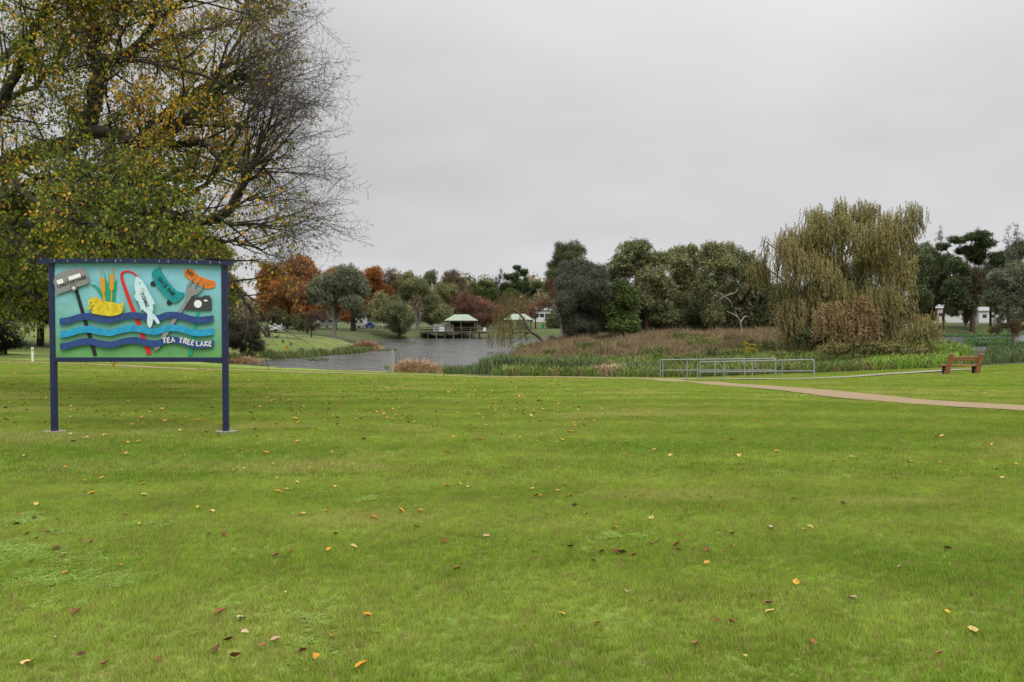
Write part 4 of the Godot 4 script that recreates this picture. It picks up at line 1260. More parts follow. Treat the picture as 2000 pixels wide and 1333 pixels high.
func make_rough() -> void:
	var brown := blade_tuft(16, 0.32, 1.0, 0.016, 0.35)
	var green := blade_tuft(18, 0.36, 0.6, 0.024, 0.75, Color(1.5, 1.2, 0.9))
	var reed := blade_tuft(12, 0.22, 1.0, 0.028, 0.42, Color(1.7, 1.4, 1.1))
	var dry := blade_tuft(46, 0.35, 0.75, 0.018, 1.1, Color(0.6, 0.55, 0.5))
	var sb := Scatter.new()
	var sg := Scatter.new()
	for k in 30000:
		var d := sqrt(lerpf(46.0 * 46, 104.0 * 104, rng.randf()))
		var px := R(985, 1870) + R(-1, 1) * 30
		var q := xz(px, d)
		if not rough(q.x, q.y) or in_lake(q.x, q.y): continue
		if on_path(q.x, q.y, 0.25): continue
		var n := noise.get_noise_2d(q.x * 5, q.y * 5)
		var p := Vector3(q.x, gh(q.x, q.y) - 0.02, q.y)
		var edge := 64.0 + n * 13 + smoothstep(1400, 1560, px) * 16 + (3.0 if px < 1080 else 0.0)
		if d > edge and px < 1830:
			if rng.randf() < 0.25 + smoothstep(80, 100, d) * 0.4: continue
			var n5 := noise.get_noise_2d(q.x * 11 + 200, q.y * 11)
			var s := R(0.5, 1.1) * (1.0 + n5 * 0.9)
			if n5 + R(-0.25, 0.25) < -0.02:
				sg.add(Basis(Vector3.UP, R(0, TAU)).scaled(Vector3(s, s, s) * 1.2), p, Color(0.14, 0.15, 0.05).lerp(Color(0.20, 0.17, 0.075), rng.randf()))
				continue
			sb.add(Basis(Vector3.UP, R(0, TAU)).scaled(Vector3(s * 1.2, s, s * 1.2)), p, Color(0.20, 0.148, 0.082).lerp(Color(0.31, 0.235, 0.13), rng.randf()) * (1.0 + n * 0.3))
		else:
			var s := R(0.5, 1.15) * (1.0 + n * 0.5)
			var c := Color(0.085, 0.135, 0.028).lerp(Color(0.15, 0.21, 0.045), clampf(0.5 + n * 1.6, 0, 1))
			if px > 1700: c = Color(0.14, 0.25, 0.03).lerp(Color(0.19, 0.30, 0.04), rng.randf())
			if rng.randf() < 0.16: c = Color(0.23, 0.18, 0.09)
			sg.add(Basis(Vector3.UP, R(0, TAU)).scaled(Vector3(s, s, s)), p, c)
	tag(scattered("brown_grass", sb, brown, M.leaf, self), "tall dead brown grass covering the wooded point", "grass")
	tag(scattered("rank_grass", sg, green, M.leaf, self), "rank green grass and weeds on the near bank", "grass")
	# reeds along the water
	var sr := Scatter.new()
	var bands := [[945, 1010, 50.5, 56, 0.95, 1.25, 420], [1000, 1180, 49.5, 55, 0.5, 1.1, 950], [1180, 1300, 48.5, 53, 0.5, 0.8, 350], [850, 950, 49.5, 53.5, 0.4, 0.7, 210], [925, 940, 62, 64, 0.4, 0.75, 14], [1930, 2080, 48, 66, 0.35, 0.7, 900], [1840, 1935, 47, 54, 0.3, 0.5, 200]]
	for b in bands:
		for k in int(b[6]):
			var q := on_ground(R(b[0], b[1]), R(b[2], b[3]))
			var s := R(b[4], b[5])
			q.y = maxf(q.y, WATER - 0.1)
			sr.add(Basis(Vector3.UP, R(0, TAU)).scaled(Vector3(s, s, s)), q, Color(0.07, 0.115, 0.038).lerp(Color(0.16, 0.205, 0.08), rng.randf()))
	tag(scattered("green_reeds", sr, reed, M.leaf, self), "dense dark green reeds at the near edge of the lake", "reeds")
	var sm := Scatter.new()
	for k in 900:      # edge of the mown mound
		var sh := [[545, 78.6], [600, 83], [650, 88], [700, 93], [720, 99], [738, 104]]
		var i := rng.randi() % 5
		var f := rng.randf()
		var px := lerpf(sh[i][0], sh[i + 1][0], f) + R(-4, 4)
		var d := lerpf(sh[i][1], sh[i + 1][1], f) + R(-1.2, 0.7)
		var q := on_ground(px, d)
		q.y = maxf(q.y, WATER - 0.05)
		var s := R(0.3, 0.75)
		sm.add(Basis(Vector3.UP, R(0, TAU)).scaled(Vector3(s * 1.3, s, s * 1.3)), q, Color(0.10, 0.155, 0.045).lerp(Color(0.18, 0.19, 0.075), rng.randf()))
	for k in 500:
		var sh := [[380, 65.5], [420, 69.3], [470, 70.6], [520, 77.4], [548, 78.8]]
		var i := rng.randi() % 4
		var f := rng.randf()
		var q := on_ground(lerpf(sh[i][0], sh[i + 1][0], f), lerpf(sh[i][1], sh[i + 1][1], f) + R(-0.8, 1.2))
		q.y = maxf(q.y, WATER - 0.05)
		var s := R(0.3, 0.8)
		sm.add(Basis(Vector3.UP, R(0, TAU)).scaled(Vector3(s, s, s)), q, Color(0.085, 0.14, 0.04).lerp(Color(0.15, 0.16, 0.07), rng.randf()))
	tag(scattered("mound_reeds", sm, reed, M.leaf, self), "low green reeds fringing the mown mound across the water", "reeds")
	var sf := Scatter.new()
	for b in [[1885, 1975, 112, 160, 1000], [1815, 1990, 178, 200, 700], [1985, 2080, 90, 130, 500], [1740, 1800, 140, 170, 100]]:
		for k in int(b[4]):
			var px := R(b[0], b[1])
			var d := R(b[2], b[3])
			var q := xz(px, d)
			if noise.get_noise_2d(q.x * 4, q.y * 4) < -0.12: continue
			var s := R(0.5, 1.0)
			sf.add(Basis(Vector3.UP, R(0, TAU)).scaled(Vector3(s * 1.8, s * 0.6, s * 1.8)), Vector3(q.x, WATER - 0.04, q.y), Color(0.05, 0.12, 0.03).lerp(Color(0.10, 0.18, 0.05), rng.randf()))
	for b in [[600, 640, 74, 78, 60], [752, 772, 62, 65, 40], [735, 775, 96, 103, 70], [1780, 1980, 72, 80, 0]]:
		for k in int(b[4]):
			var q := xz(R(b[0], b[1]), R(b[2], b[3]))
			var s := R(0.12, 0.25)
			sf.add(Basis(Vector3.UP, R(0, TAU)).scaled(Vector3(s * 2, s, s * 2)), Vector3(q.x, WATER - 0.02, q.y), Color(0.07, 0.12, 0.035).lerp(Color(0.11, 0.16, 0.05), rng.randf()))
	tag(scattered("water_plants", sf, reed, M.leaf, self), "mats of green water plants floating on the lake", "water plants")
	# the clumps of dead reeds, each its own
	for c in [[803, 49.6, 1.35, "tan dead reed clump leaning beside the steel post", 0], [834, 49.6, 1.15, "smaller tan dead reed clump beside the green rushes", 0], [1190, 48.2, 1.2, "straw-coloured dead reed heap on the bank before the brown grass", 1], [1150, 48.2, 0.7, "low straw-coloured reed heap at the foot of the larger heap", 1], [712, 100, 1.6, "tall rusty dry reed clump at the tip of the mown mound", 2], [728, 100, 1.25, "shorter tan reed clump at the tip of the mown mound", 0], [480, 70, 1.1, "dry brown reed clump below the dark shore bush", 0], [455, 69, 0.8, "low reddish reed clump below the dark shore bush", 2]]:
		var p := on_ground(c[0], c[1])
		p.y = maxf(p.y, WATER) - 0.05
		var o := thing("dead_reeds", c[3], "reeds", p, 0.0, "clumps of dead reeds by the water")
		var sc := Scatter.new()
		for k in 26:
			var a := R(0, TAU)
			var r: float = sqrt(rng.randf()) * 0.75 * c[2]
			var s: float = c[2] * R(0.7, 1.25) * (1.0 - 0.35 * r / c[2])
			sc.add(Basis(Vector3.UP, R(0, TAU)).scaled(Vector3(s, s, s)), Vector3(cos(a) * r, 0, sin(a) * r), ([Color(0.44, 0.30, 0.17), Color(0.50, 0.36, 0.24), Color(0.32, 0.19, 0.10)][c[4]] as Color) * R(0.75, 1.25))
		scattered("blades", sc, dry, M.leaf, o)
	# thin dead stalks standing in the shallows
	for c in [[772, 52.5], [790, 53], [822, 53], [838, 52.5], [856, 52.5]]:
		var tb := Tubes.new()
		for k in 6:
			var q := Vector3(R(-0.25, 0.25), 0, R(-0.2, 0.2))
			var tip := q + Vector3(R(-0.3, 0.3), R(0.7, 1.5), R(-0.2, 0.2))
			tb.tube([q, q.lerp(tip, 0.5) + Vector3(R(-0.05, 0.05), 0, 0), tip], [0.012, 0.01, 0.005], 3)
		var p := on_ground(c[0], c[1])
		part("stalks", tb.mesh(), M.dark_bark, thing("reed_stalks", "thin dark dead stalks standing beside the tan reed clump", "reeds", p - Vector3(0, 0.05, 0), 0.0, "bare stalks in the shallows"))

# ---------------------------------------------------------------- the painted sign
const SPX := 130.3           # photo pixels per metre on the sign
func s1(pts: Array) -> PackedVector2Array:      # from a 3.419x enlargement of the photograph at (60, 490)
	return sg_(pts, 3.419, 60, 490)
func s6(pts: Array) -> PackedVector2Array:
	return sg_(pts, 6.06, 90, 500)
func s7(pts: Array) -> PackedVector2Array:
	return sg_(pts, 6.06, 270, 500)
func sg_(pts: Array, k: float, ox: float, oy: float) -> PackedVector2Array:
	var o := PackedVector2Array()
	for q in pts: o.append(Vector2((ox + q[0] / k - 271.0) / SPX, (848.0 - oy - q[1] / k) / SPX))
	return o

func ribbon(pts: PackedVector2Array, w0: float, w1: float) -> PackedVector2Array:
	var l := PackedVector2Array()
	var r := PackedVector2Array()
	for i in pts.size():
		var t := (pts[mini(i + 1, pts.size() - 1)] - pts[maxi(i - 1, 0)]).normalized()
		var nrm := Vector2(-t.y, t.x) * lerpf(w0, w1, float(i) / (pts.size() - 1)) / 2
		l.append(pts[i] + nrm)
		r.append(pts[i] - nrm)
	r.reverse()
	l.append_array(r)
	return l

func disc(c: Vector2, rx: float, ry: float, n := 24) -> PackedVector2Array:
	var o := PackedVector2Array()
	for i in n: o.append(c + Vector2(cos(TAU * i / n) * rx, sin(TAU * i / n) * ry))
	return o

const GLYPHS := {
	"A": [0.62, [[0, 0], [0.34, 1], [0.6, 0]], [[0.1, 0.36], [0.52, 0.4]]],
	"B": [0.56, [[0.05, 0], [0.06, 1]], [[0.0, 0.97], [0.38, 0.95], [0.5, 0.78], [0.4, 0.58], [0.08, 0.52]], [[0.1, 0.52], [0.45, 0.48], [0.56, 0.25], [0.4, 0.05], [0.0, 0.0]]],
	"C": [0.56, [[0.55, 0.84], [0.38, 0.98], [0.16, 0.9], [0.02, 0.55], [0.1, 0.18], [0.32, 0.0], [0.56, 0.12]]],
	"E": [0.5, [[0.05, 0], [0.06, 1]], [[0, 0.97], [0.48, 1.0]], [[0.06, 0.52], [0.42, 0.56]], [[0.0, 0.02], [0.5, 0.05]]],
	"F": [0.48, [[0.06, 0], [0.06, 1]], [[0, 0.97], [0.5, 1.0]], [[0.06, 0.5], [0.42, 0.55]]],
	"G": [0.6, [[0.56, 0.84], [0.38, 0.98], [0.14, 0.88], [0.02, 0.5], [0.12, 0.14], [0.34, 0.0], [0.56, 0.14], [0.58, 0.45], [0.34, 0.45]]],
	"H": [0.58, [[0.05, 0], [0.06, 1]], [[0.55, 0], [0.53, 1]], [[0.05, 0.5], [0.55, 0.53]]],
	"I": [0.14, [[0.07, 0], [0.06, 1]]],
	"K": [0.58, [[0.06, 0], [0.06, 1]], [[0.52, 1.0], [0.1, 0.45]], [[0.14, 0.52], [0.58, 0.0]]],
	"L": [0.5, [[0.06, 1], [0.05, 0.02]], [[0.0, 0.02], [0.5, 0.06]]],
	"N": [0.6, [[0.04, 0], [0.06, 1]], [[0.06, 1], [0.54, 0.02]], [[0.54, 0.02], [0.57, 1]]],
	"P": [0.54, [[0.06, 0], [0.07, 1]], [[0.0, 0.97], [0.4, 0.97], [0.54, 0.75], [0.4, 0.5], [0.08, 0.44]]],
	"Q": [0.66, [[0.32, 0.98], [0.1, 0.84], [0.02, 0.5], [0.12, 0.14], [0.32, 0.02]], [[0.33, 0.02], [0.54, 0.16], [0.62, 0.5], [0.52, 0.86], [0.33, 0.98]], [[0.4, 0.25], [0.68, -0.06]]],
	"R": [0.58, [[0.06, 0], [0.07, 1]], [[0.0, 0.97], [0.4, 0.97], [0.52, 0.76], [0.38, 0.54], [0.08, 0.48]], [[0.22, 0.5], [0.58, 0.0]]],
	"S": [0.5, [[0.48, 0.86], [0.3, 0.99], [0.08, 0.88], [0.08, 0.66], [0.3, 0.52], [0.48, 0.34], [0.42, 0.1], [0.2, 0.0], [0.0, 0.12]]],
	"T": [0.58, [[0.3, 0], [0.29, 1]], [[0.0, 0.95], [0.58, 1.0]]],
	"V": [0.58, [[0.0, 1], [0.29, 0.0], [0.58, 1]]],
	".": [0.12, [[0.02, 0.04], [0.1, 0.04]]]}

# hand-painted capitals along a line; one raised mesh for each word
func lettering(word: String, from: Vector2, to: Vector2, high: float, thick: float, bold: float) -> ArrayMesh:
	var total := 0.0
	for ch in word: total += GLYPHS[ch][0] + 0.2
	total -= 0.2
	var dir := (to - from).normalized()
	var up := Vector2(-dir.y, dir.x)
	var sx := from.distance_to(to) / total
	var st := SurfaceTool.new()
	st.begin(Mesh.PRIMITIVE_TRIANGLES)
	var x := 0.0
	for ch in word:
		var g: Array = GLYPHS[ch]
		var tilt := R(-0.07, 0.07)
		var hop := R(-0.05, 0.05)
		for k in range(1, g.size()):
			var line := PackedVector2Array()
			for q in g[k]: line.append(from + dir * ((x + q[0] + tilt * q[1]) * sx) + up * ((q[1] + hop) * high))
			if line.size() > 3: line = smooth_line(line, 3)
			st.append_from(plate(ribbon(line, bold * R(0.95, 1.15), bold * R(0.75, 0.95)), thick), 0, Transform3D())
		x += g[0] + 0.2
	return st.commit()

func make_sign() -> void:
	var at := pixel_on_lawn(271, 848)
	var t := thing("park_sign", "blue framed painted park sign with cut-out duck, fish, caravan and waves on two posts", "sign", at)
	var navy := weathered(0.013, 0.022, 0.09, 0.45, 2.0, 0.25)
	var X := func(px: float) -> float: return (px - 271.0) / SPX
	var Y := func(py: float) -> float: return (848.0 - py) / SPX
	for e in [[105.5, "left"], [436.0, "right"]]:
		var h: float = Y.call(517)
		var p := part("post", box(0.078, h + 0.25, 0.078, 0.006), navy, t, Vector3(X.call(e[0] + 0.5), h / 2 - 0.125, 0))
		# poured concrete footing, its rim uneven
		var ring := PackedVector2Array()
		for i in 16:
			var a := TAU * i / 16
			ring.append(Vector2(cos(a) * 0.165 * R(0.8, 1.12), sin(a) * 0.11 * R(0.85, 1.12)))
		part("footing", plate(ring, 0.085), weathered(0.40, 0.34, 0.27, 0.95, 4.0, 0.45), t, Vector3(X.call(e[0]), -0.04, 0), Vector3(-PI / 2, 0, 0))
	var x0: float = X.call(111)
	var x1: float = X.call(430.6)
	part("bottom_rail", box(x1 - x0, 0.068, 0.07, 0.005), navy, t, Vector3((x0 + x1) / 2, Y.call(704.5), 0.0))
	# arched top cap
	var cap := PackedVector2Array()
	var under := PackedVector2Array()
	for i in 17:
		var f := i / 16.0
		var px := lerpf(84, 451, f)
		var py := 513.5 + 3.5 * f - 14.0 * f * (1.0 - f) * 0.75
		cap.append(Vector2(X.call(px), Y.call(py - 1.0)))
		under.append(Vector2(X.call(px), Y.call(py + 7.2)))
	under.reverse()
	cap.append_array(under)
	part("top_cap", plate(cap, 0.16), navy, t, Vector3(0, 0, -0.08))
	var drop := paint(0.45, 0.45, 0.42, 0.9)
	for q in [116, 141, 176, 197, 207, 233, 242, 270, 316, 333, 374, 387, 413, 431]:
		var f: float = (q - 84.0) / 367.0
		var py := 513.5 + 3.5 * f - 10.5 * f * (1.0 - f)
		var l := R(3.5, 6.5)
		part("bird_dropping", box(0.004 + R(0, 0.003), l / SPX, 0.004), drop, t, Vector3(X.call(q), Y.call(py + 0.3 + l / 2), 0.0822))
	# panel: painted from sky blue down to grass green
	var grad := Gradient.new()
	grad.set_color(0, lin(0.27, 0.62, 0.78))
	grad.set_color(1, lin(0.15, 0.42, 0.12))
	grad.add_point(0.35, lin(0.25, 0.58, 0.68))
	grad.add_point(0.68, lin(0.19, 0.48, 0.38))
	var gt := GradientTexture2D.new()
	gt.gradient = grad
	gt.fill_from = Vector2(0, 0)
	gt.fill_to = Vector2(0, 1)
	gt.width = 16
	gt.height = 256
	var pm := paint(1, 1, 1, 0.6)
	pm.albedo_texture = gt
	pm.detail_enabled = true
	pm.detail_blend_mode = BaseMaterial3D.BLEND_MODE_MUL
	pm.detail_albedo = noise_tex(0.01, Color(0.86, 0.87, 0.85), Color.WHITE, 512, 91, 5)
	var pw := x1 - x0
	var ph: float = Y.call(517.0) - Y.call(700.6)
	var st := SurfaceTool.new()
	st.begin(Mesh.PRIMITIVE_TRIANGLES)
	st.set_smooth_group(-1)
	var w2 := pw / 2
	var h2 := ph / 2
	for f in [[Vector3(-w2, h2, 0.012), Vector3(w2, h2, 0.012), Vector3(w2, -h2, 0.012), Vector3(-w2, -h2, 0.012)], [Vector3(w2, h2, -0.012), Vector3(-w2, h2, -0.012), Vector3(-w2, -h2, -0.012), Vector3(w2, -h2, -0.012)],
		[Vector3(-w2, h2, -0.012), Vector3(w2, h2, -0.012), Vector3(w2, h2, 0.012), Vector3(-w2, h2, 0.012)], [Vector3(-w2, -h2, 0.012), Vector3(w2, -h2, 0.012), Vector3(w2, -h2, -0.012), Vector3(-w2, -h2, -0.012)]]:
		for k in [0, 1, 2, 0, 2, 3]:
			var q: Vector3 = f[k]
			st.set_uv(Vector2(q.x / pw + 0.5, 0.5 - q.y / ph))
			st.add_vertex(q)
	st.generate_normals()
	var panel := part("panel", st.commit(), pm, t, Vector3((x0 + x1) / 2, (Y.call(517.0) + Y.call(700.6)) / 2, 0))
	var z0 := 0.0125
	var layer := func(called: String, outline: PackedVector2Array, mat: Material, z: float, thick := 0.012, parent: Node = t) -> MeshInstance3D:
		return part(called, plate(outline, thick), mat, parent, Vector3(0, 0, z))
	var black := paint(0.012, 0.012, 0.013, 0.5)
	var white := paint(0.80, 0.82, 0.80, 0.55)
	var grey := weathered(0.27, 0.27, 0.275, 0.55, 2.0, 0.12)
	var red := paint(0.68, 0.014, 0.014, 0.45)
	var teal := weathered(0.0, 0.33, 0.36, 0.5, 2.0, 0.22)
	var tealg := paint(0.0, 0.32, 0.19, 0.5)
	var orange := weathered(0.85, 0.22, 0.014, 0.5, 2.0, 0.22)
	var gold := paint(0.62, 0.31, 0.016, 0.5)
	var yellow := weathered(0.82, 0.62, 0.02, 0.5, 2.0, 0.2)
	var fishc := weathered(0.60, 0.80, 0.88, 0.5, 2.0, 0.08)
	var charcoal := paint(0.045, 0.045, 0.05, 0.5)
	var blue := weathered(0.028, 0.075, 0.29, 0.5, 2.0, 0.25)
	var sky_blue := weathered(0.02, 0.38, 0.70, 0.5, 2.0, 0.2)
	# behind the waves
	layer.call("black_pole", s6([[360, 430], [398, 430], [612, 1188], [570, 1194]]), black, z0)
	layer.call("fishing_rod", ribbon(smooth_line(s6([[1108, 318], [1085, 268], [1045, 232], [985, 214], [930, 222], [910, 250], [915, 310], [955, 430], [1005, 575], [1050, 690], [1108, 850], [1180, 1060], [1222, 1178]]), 4), 0.012, 0.068), red, z0)
	layer.call("camera_handle", s7([[690, 655], [726, 655], [628, 1192], [582, 1190]]), tealg, z0)
	var cam := layer.call("camera", s7([[565, 520], [580, 512], [760, 508], [768, 492], [836, 492], [846, 508], [860, 528], [866, 570], [866, 655], [850, 668], [572, 662], [558, 650], [562, 610], [578, 560]]), charcoal, z0 + 0.0125)
	layer.call("lens", disc(s7([[707, 592]])[0], 45 / 6.06 / SPX, 45 / 6.06 / SPX), white, 0.0125, 0.003, cam)
	layer.call("flash", disc(s7([[798, 553]])[0], 24 / 6.06 / SPX, 10 / 6.06 / SPX), white, 0.0125, 0.003, cam)
	for l in [[[548, 362], [600, 368], [650, 415], [685, 480], [695, 540], [650, 475], [610, 405]], [[712, 228], [722, 290], [755, 385], [760, 252], [776, 360], [795, 568], [722, 562], [722, 400]], [[858, 308], [848, 400], [830, 575], [800, 568], [812, 400], [830, 335]]]:
		layer.call("reed_leaf", s6(l), tealg, z0)
	for l in [[[665, 185], [673, 185], [688, 278], [702, 288], [718, 300], [722, 445], [712, 470], [726, 565], [696, 562], [690, 475], [672, 440], [666, 300], [682, 282]], [[803, 175], [812, 172], [812, 240], [824, 262], [822, 420], [806, 435], [800, 568], [784, 566], [790, 435], [772, 420], [774, 270], [795, 245]]]:
		layer.call("bulrush", s6(l), gold, z0 + 0.0128)
	# waves
	var top := PackedVector2Array()
	for q in [[122.2, 625.1], [139.5, 622.9], [159.3, 616.8], [179.1, 615.3], [198, 619.3], [218.7, 621.6], [235.2, 617.8], [251.7, 613.9], [268.2, 613.2], [288, 617.4], [306, 619.8], [324.5, 613.9], [339.3, 612.4], [355.8, 615], [372.3, 620.1], [388.8, 622.1], [404, 621], [416.5, 619.1]]: top.append(Vector2(q[0], q[1]))
	top = smooth_line(top, 3)
	for w in [[0.0, blue, "dark blue wave, uppermost on the panel"], [24.8, sky_blue, "sky blue wave in the middle of the panel"], [47.8, blue, "dark blue wave lettered in white"]]:
		var o := PackedVector2Array()
		var u := PackedVector2Array()
		for q in top:
			o.append(Vector2(X.call(q.x), Y.call(q.y + w[0])))
			u.append(Vector2(X.call(q.x), Y.call(q.y + w[0] + 12.6)))
		u.reverse()
		o.append_array(u)
		var wave: MeshInstance3D = layer.call("wave", o, w[1], z0 + 0.024, 0.018)
		wave.set_meta("label", w[2])
	for w in [["TEA", [300, 1047], [440, 1032]], ["TREE", [488, 1040], [655, 1072]], ["LAKE", [690, 1080], [866, 1080]]]:
		var e := s7([w[1], w[2]])
		part("white_lettering", lettering(w[0], e[0], e[1], 0.07, 0.004, 0.016), white, t, Vector3(0, 0, z0 + 0.0425))
	# in front
	var van := layer.call("caravan", s6([[128, 335], [140, 285], [170, 250], [230, 215], [340, 186], [440, 177], [485, 186], [508, 215], [530, 262], [548, 320], [538, 350], [500, 366], [405, 398], [330, 428], [230, 462], [142, 491], [138, 478], [170, 462], [152, 420]]), grey, z0 + 0.0255)
	for l in [[[163, 322], [233, 298], [250, 346], [180, 368]], [[300, 280], [436, 234], [451, 278], [316, 322]]]: layer.call("window", s6(l), white, 0.0125, 0.003, van)
	layer.call("wheel_rim", disc(s6([[365, 407]])[0], 40 / 6.06 / SPX, 40 / 6.06 / SPX), black, 0.0125, 0.004, van)
	layer.call("wheel", disc(s6([[366, 407]])[0], 34 / 6.06 / SPX, 34 / 6.06 / SPX), grey, 0.017, 0.003, van)
	layer.call("hub", disc(s6([[366, 407]])[0], 14 / 6.06 / SPX, 14 / 6.06 / SPX, 16), white, 0.0204, 0.002, van)
	var e2 := s6([[180, 412], [383, 346], [402, 338], [516, 300]])
	part("lettering", lettering("CARAVAN", e2[0], e2[1], 0.058, 0.002, 0.011), black, van, Vector3(0, 0, 0.0125))
	part("lettering", lettering("PARK", e2[2], e2[3], 0.058, 0.002, 0.011), black, van, Vector3(0, 0, 0.0125))
	var duck := layer.call("duck", s6([[520, 650], [538, 624], [546, 602], [537, 572], [545, 542], [575, 521], [625, 514], [662, 528], [690, 563], [740, 562], [830, 575], [900, 604], [940, 582], [958, 582], [936, 625], [936, 660], [916, 705], [880, 718], [800, 735], [700, 724], [600, 708], [577, 692], [574, 662], [588, 632], [610, 606], [584, 618], [572, 642], [545, 659]]), yellow, z0 + 0.0435)
	layer.call("eye", disc(s6([[567, 577]])[0], 0.012, 0.0115, 14), black, 0.0125, 0.002, duck)
	layer.call("wing_line", ribbon(smooth_line(s6([[668, 625], [656, 645], [657, 672], [677, 698]]), 4), 0.004, 0.004), black, 0.0125, 0.001, duck)
	layer.call("beak_line", ribbon(s6([[548, 628], [575, 616], [612, 604]]), 0.003, 0.003), black, 0.0125, 0.001, duck)
	var fish := layer.call("fish", s1([[712, 208], [722, 190], [748, 208], [780, 250], [805, 300], [828, 342], [838, 370], [825, 371], [829, 400], [822, 428], [850, 455], [868, 485], [869, 497], [855, 500], [832, 470], [829, 462], [826, 480], [818, 512], [805, 526], [792, 512], [788, 480], [792, 432], [775, 418], [756, 402], [742, 410], [747, 395], [732, 352], [716, 340], [706, 318], [716, 300], [708, 255]]), fishc, z0 + 0.0435)
	layer.call("eye", disc(s1([[745, 232]])[0], 0.01, 0.01, 14), black, 0.0125, 0.002, fish)
	for k in 3: layer.call("gill_line", ribbon(smooth_line(s1([[752 + k * 7, 264], [759 + k * 7, 276], [757 + k * 7, 288], [748 + k * 8, 298]]), 3), 0.003, 0.003), charcoal, 0.0125, 0.001, fish)
	var e3 := s1([[748, 306], [782, 392]])
	part("lettering", lettering("FISHING", e3[0], e3[1], 0.05, 0.002, 0.0105), black, fish, Vector3(0, 0, 0.0125))
	var board := layer.call("skateboard", s7([[265, 157], [275, 195], [298, 240], [345, 310], [400, 385], [452, 437], [500, 455], [545, 462], [549, 485], [515, 530], [470, 570], [430, 579], [395, 570], [300, 470], [215, 362], [182, 275], [172, 238], [188, 205], [240, 176]]), teal, z0 + 0.0128)
	for q in [[184, 357], [370, 575]]: layer.call("wheel", disc(s7([q])[0], 30 / 6.06 / SPX, 31 / 6.06 / SPX, 20), black, -0.0125, 0.012, board)
	var e4 := s7([[238, 302], [330, 415], [348, 432], [415, 506]])
	part("lettering", lettering("SKATE", e4[0], e4[1], 0.056, 0.002, 0.0115), black, board, Vector3(0, 0, 0.0125))
	part("lettering", lettering("PARK", e4[2], e4[3], 0.056, 0.002, 0.0115), black, board, Vector3(0, 0, 0.0125))
	var saus := layer.call("sausage", smooth_line(s7([[545, 235], [556, 200], [590, 181], [635, 187], [665, 216], [700, 255], [760, 285], [830, 308], [890, 324], [908, 360], [895, 396], [850, 412], [790, 412], [700, 375], [620, 320], [562, 272]]), 3, true), orange, z0)
	var e5 := s7([[570, 228], [640, 276]])
	part("lettering", lettering("B.B.Q", e5[0], e5[1], 0.056, 0.002, 0.0095), black, saus, Vector3(0, 0, 0.0125))
	layer.call("fork", s7([[640, 298], [656, 290], [660, 302], [624, 368], [618, 395], [632, 410], [655, 400], [702, 325], [720, 332], [682, 402], [680, 425], [698, 436], [720, 425], [762, 350], [782, 357], [755, 430], [715, 475], [640, 502], [515, 695], [425, 832], [345, 962], [252, 1112], [226, 1129], [202, 1122], [194, 1104], [290, 950], [400, 790], [482, 678], [592, 500], [571, 432], [585, 375]]), grey, z0 + 0.0253)

# ---------------------------------------------------------------- built things in the park
func make_railing(a: Vector2, b: Vector2, high: float, posts: int, label: String) -> void:
	var base := Vector3(a.x, gh(a.x, a.y), a.y)
	var t := thing("handrail", label, "railing", base, 0.0, "galvanised handrails")
	var at := func(f: float, h: float) -> Vector3:
		var q := a.lerp(b, f)
		return Vector3(q.x, lerpf(gh(a.x, a.y), gh(b.x, b.y), f) + h, q.y) - base
	var end := func(f: float) -> Vector3:
		var q := a.lerp(b, f)
		return Vector3(q.x, gh(q.x, q.y) - 0.15, q.y) - base
	var tb := Tubes.new()
	var r := 0.028
	var L := a.distance_to(b)
	var k := 0.1 / L
	var c := []
	c.append(end.call(0.0))
	c.append(at.call(0.0, high - 0.14))
	for i in 7:
		var an := PI / 2 * i / 6
		c.append(at.call(k * (1 - cos(an)), high - 0.1 + 0.1 * sin(an)))
	for i in 7:
		var an := PI / 2 * (1 - i / 6.0)
		c.append(at.call(1 - k * (1 - cos(an)), high - 0.1 + 0.1 * sin(an)))
	c.append(at.call(1.0, high - 0.14))
	c.append(end.call(1.0))
	var rad := []
	for i in c.size(): rad.append(r)
	tb.tube(c, rad, 10)
	part("top_rail", tb.mesh(), M.steel, t)
	tb = Tubes.new()
	tb.tube([at.call(0.0, high * 0.42), at.call(0.5, high * 0.42), at.call(1.0, high * 0.42)], [0.024, 0.024, 0.024], 10)
	part("middle_rail", tb.mesh(), M.steel, t)
	for i in posts:
		var f := 0.17 / L if i == 0 else float(i) / posts
		tb = Tubes.new()
		tb.tube([end.call(f), at.call(f, high * 0.5), at.call(f, high - 0.012)], [0.025, 0.025, 0.025], 10)
		part("post", tb.mesh(), M.steel, t)

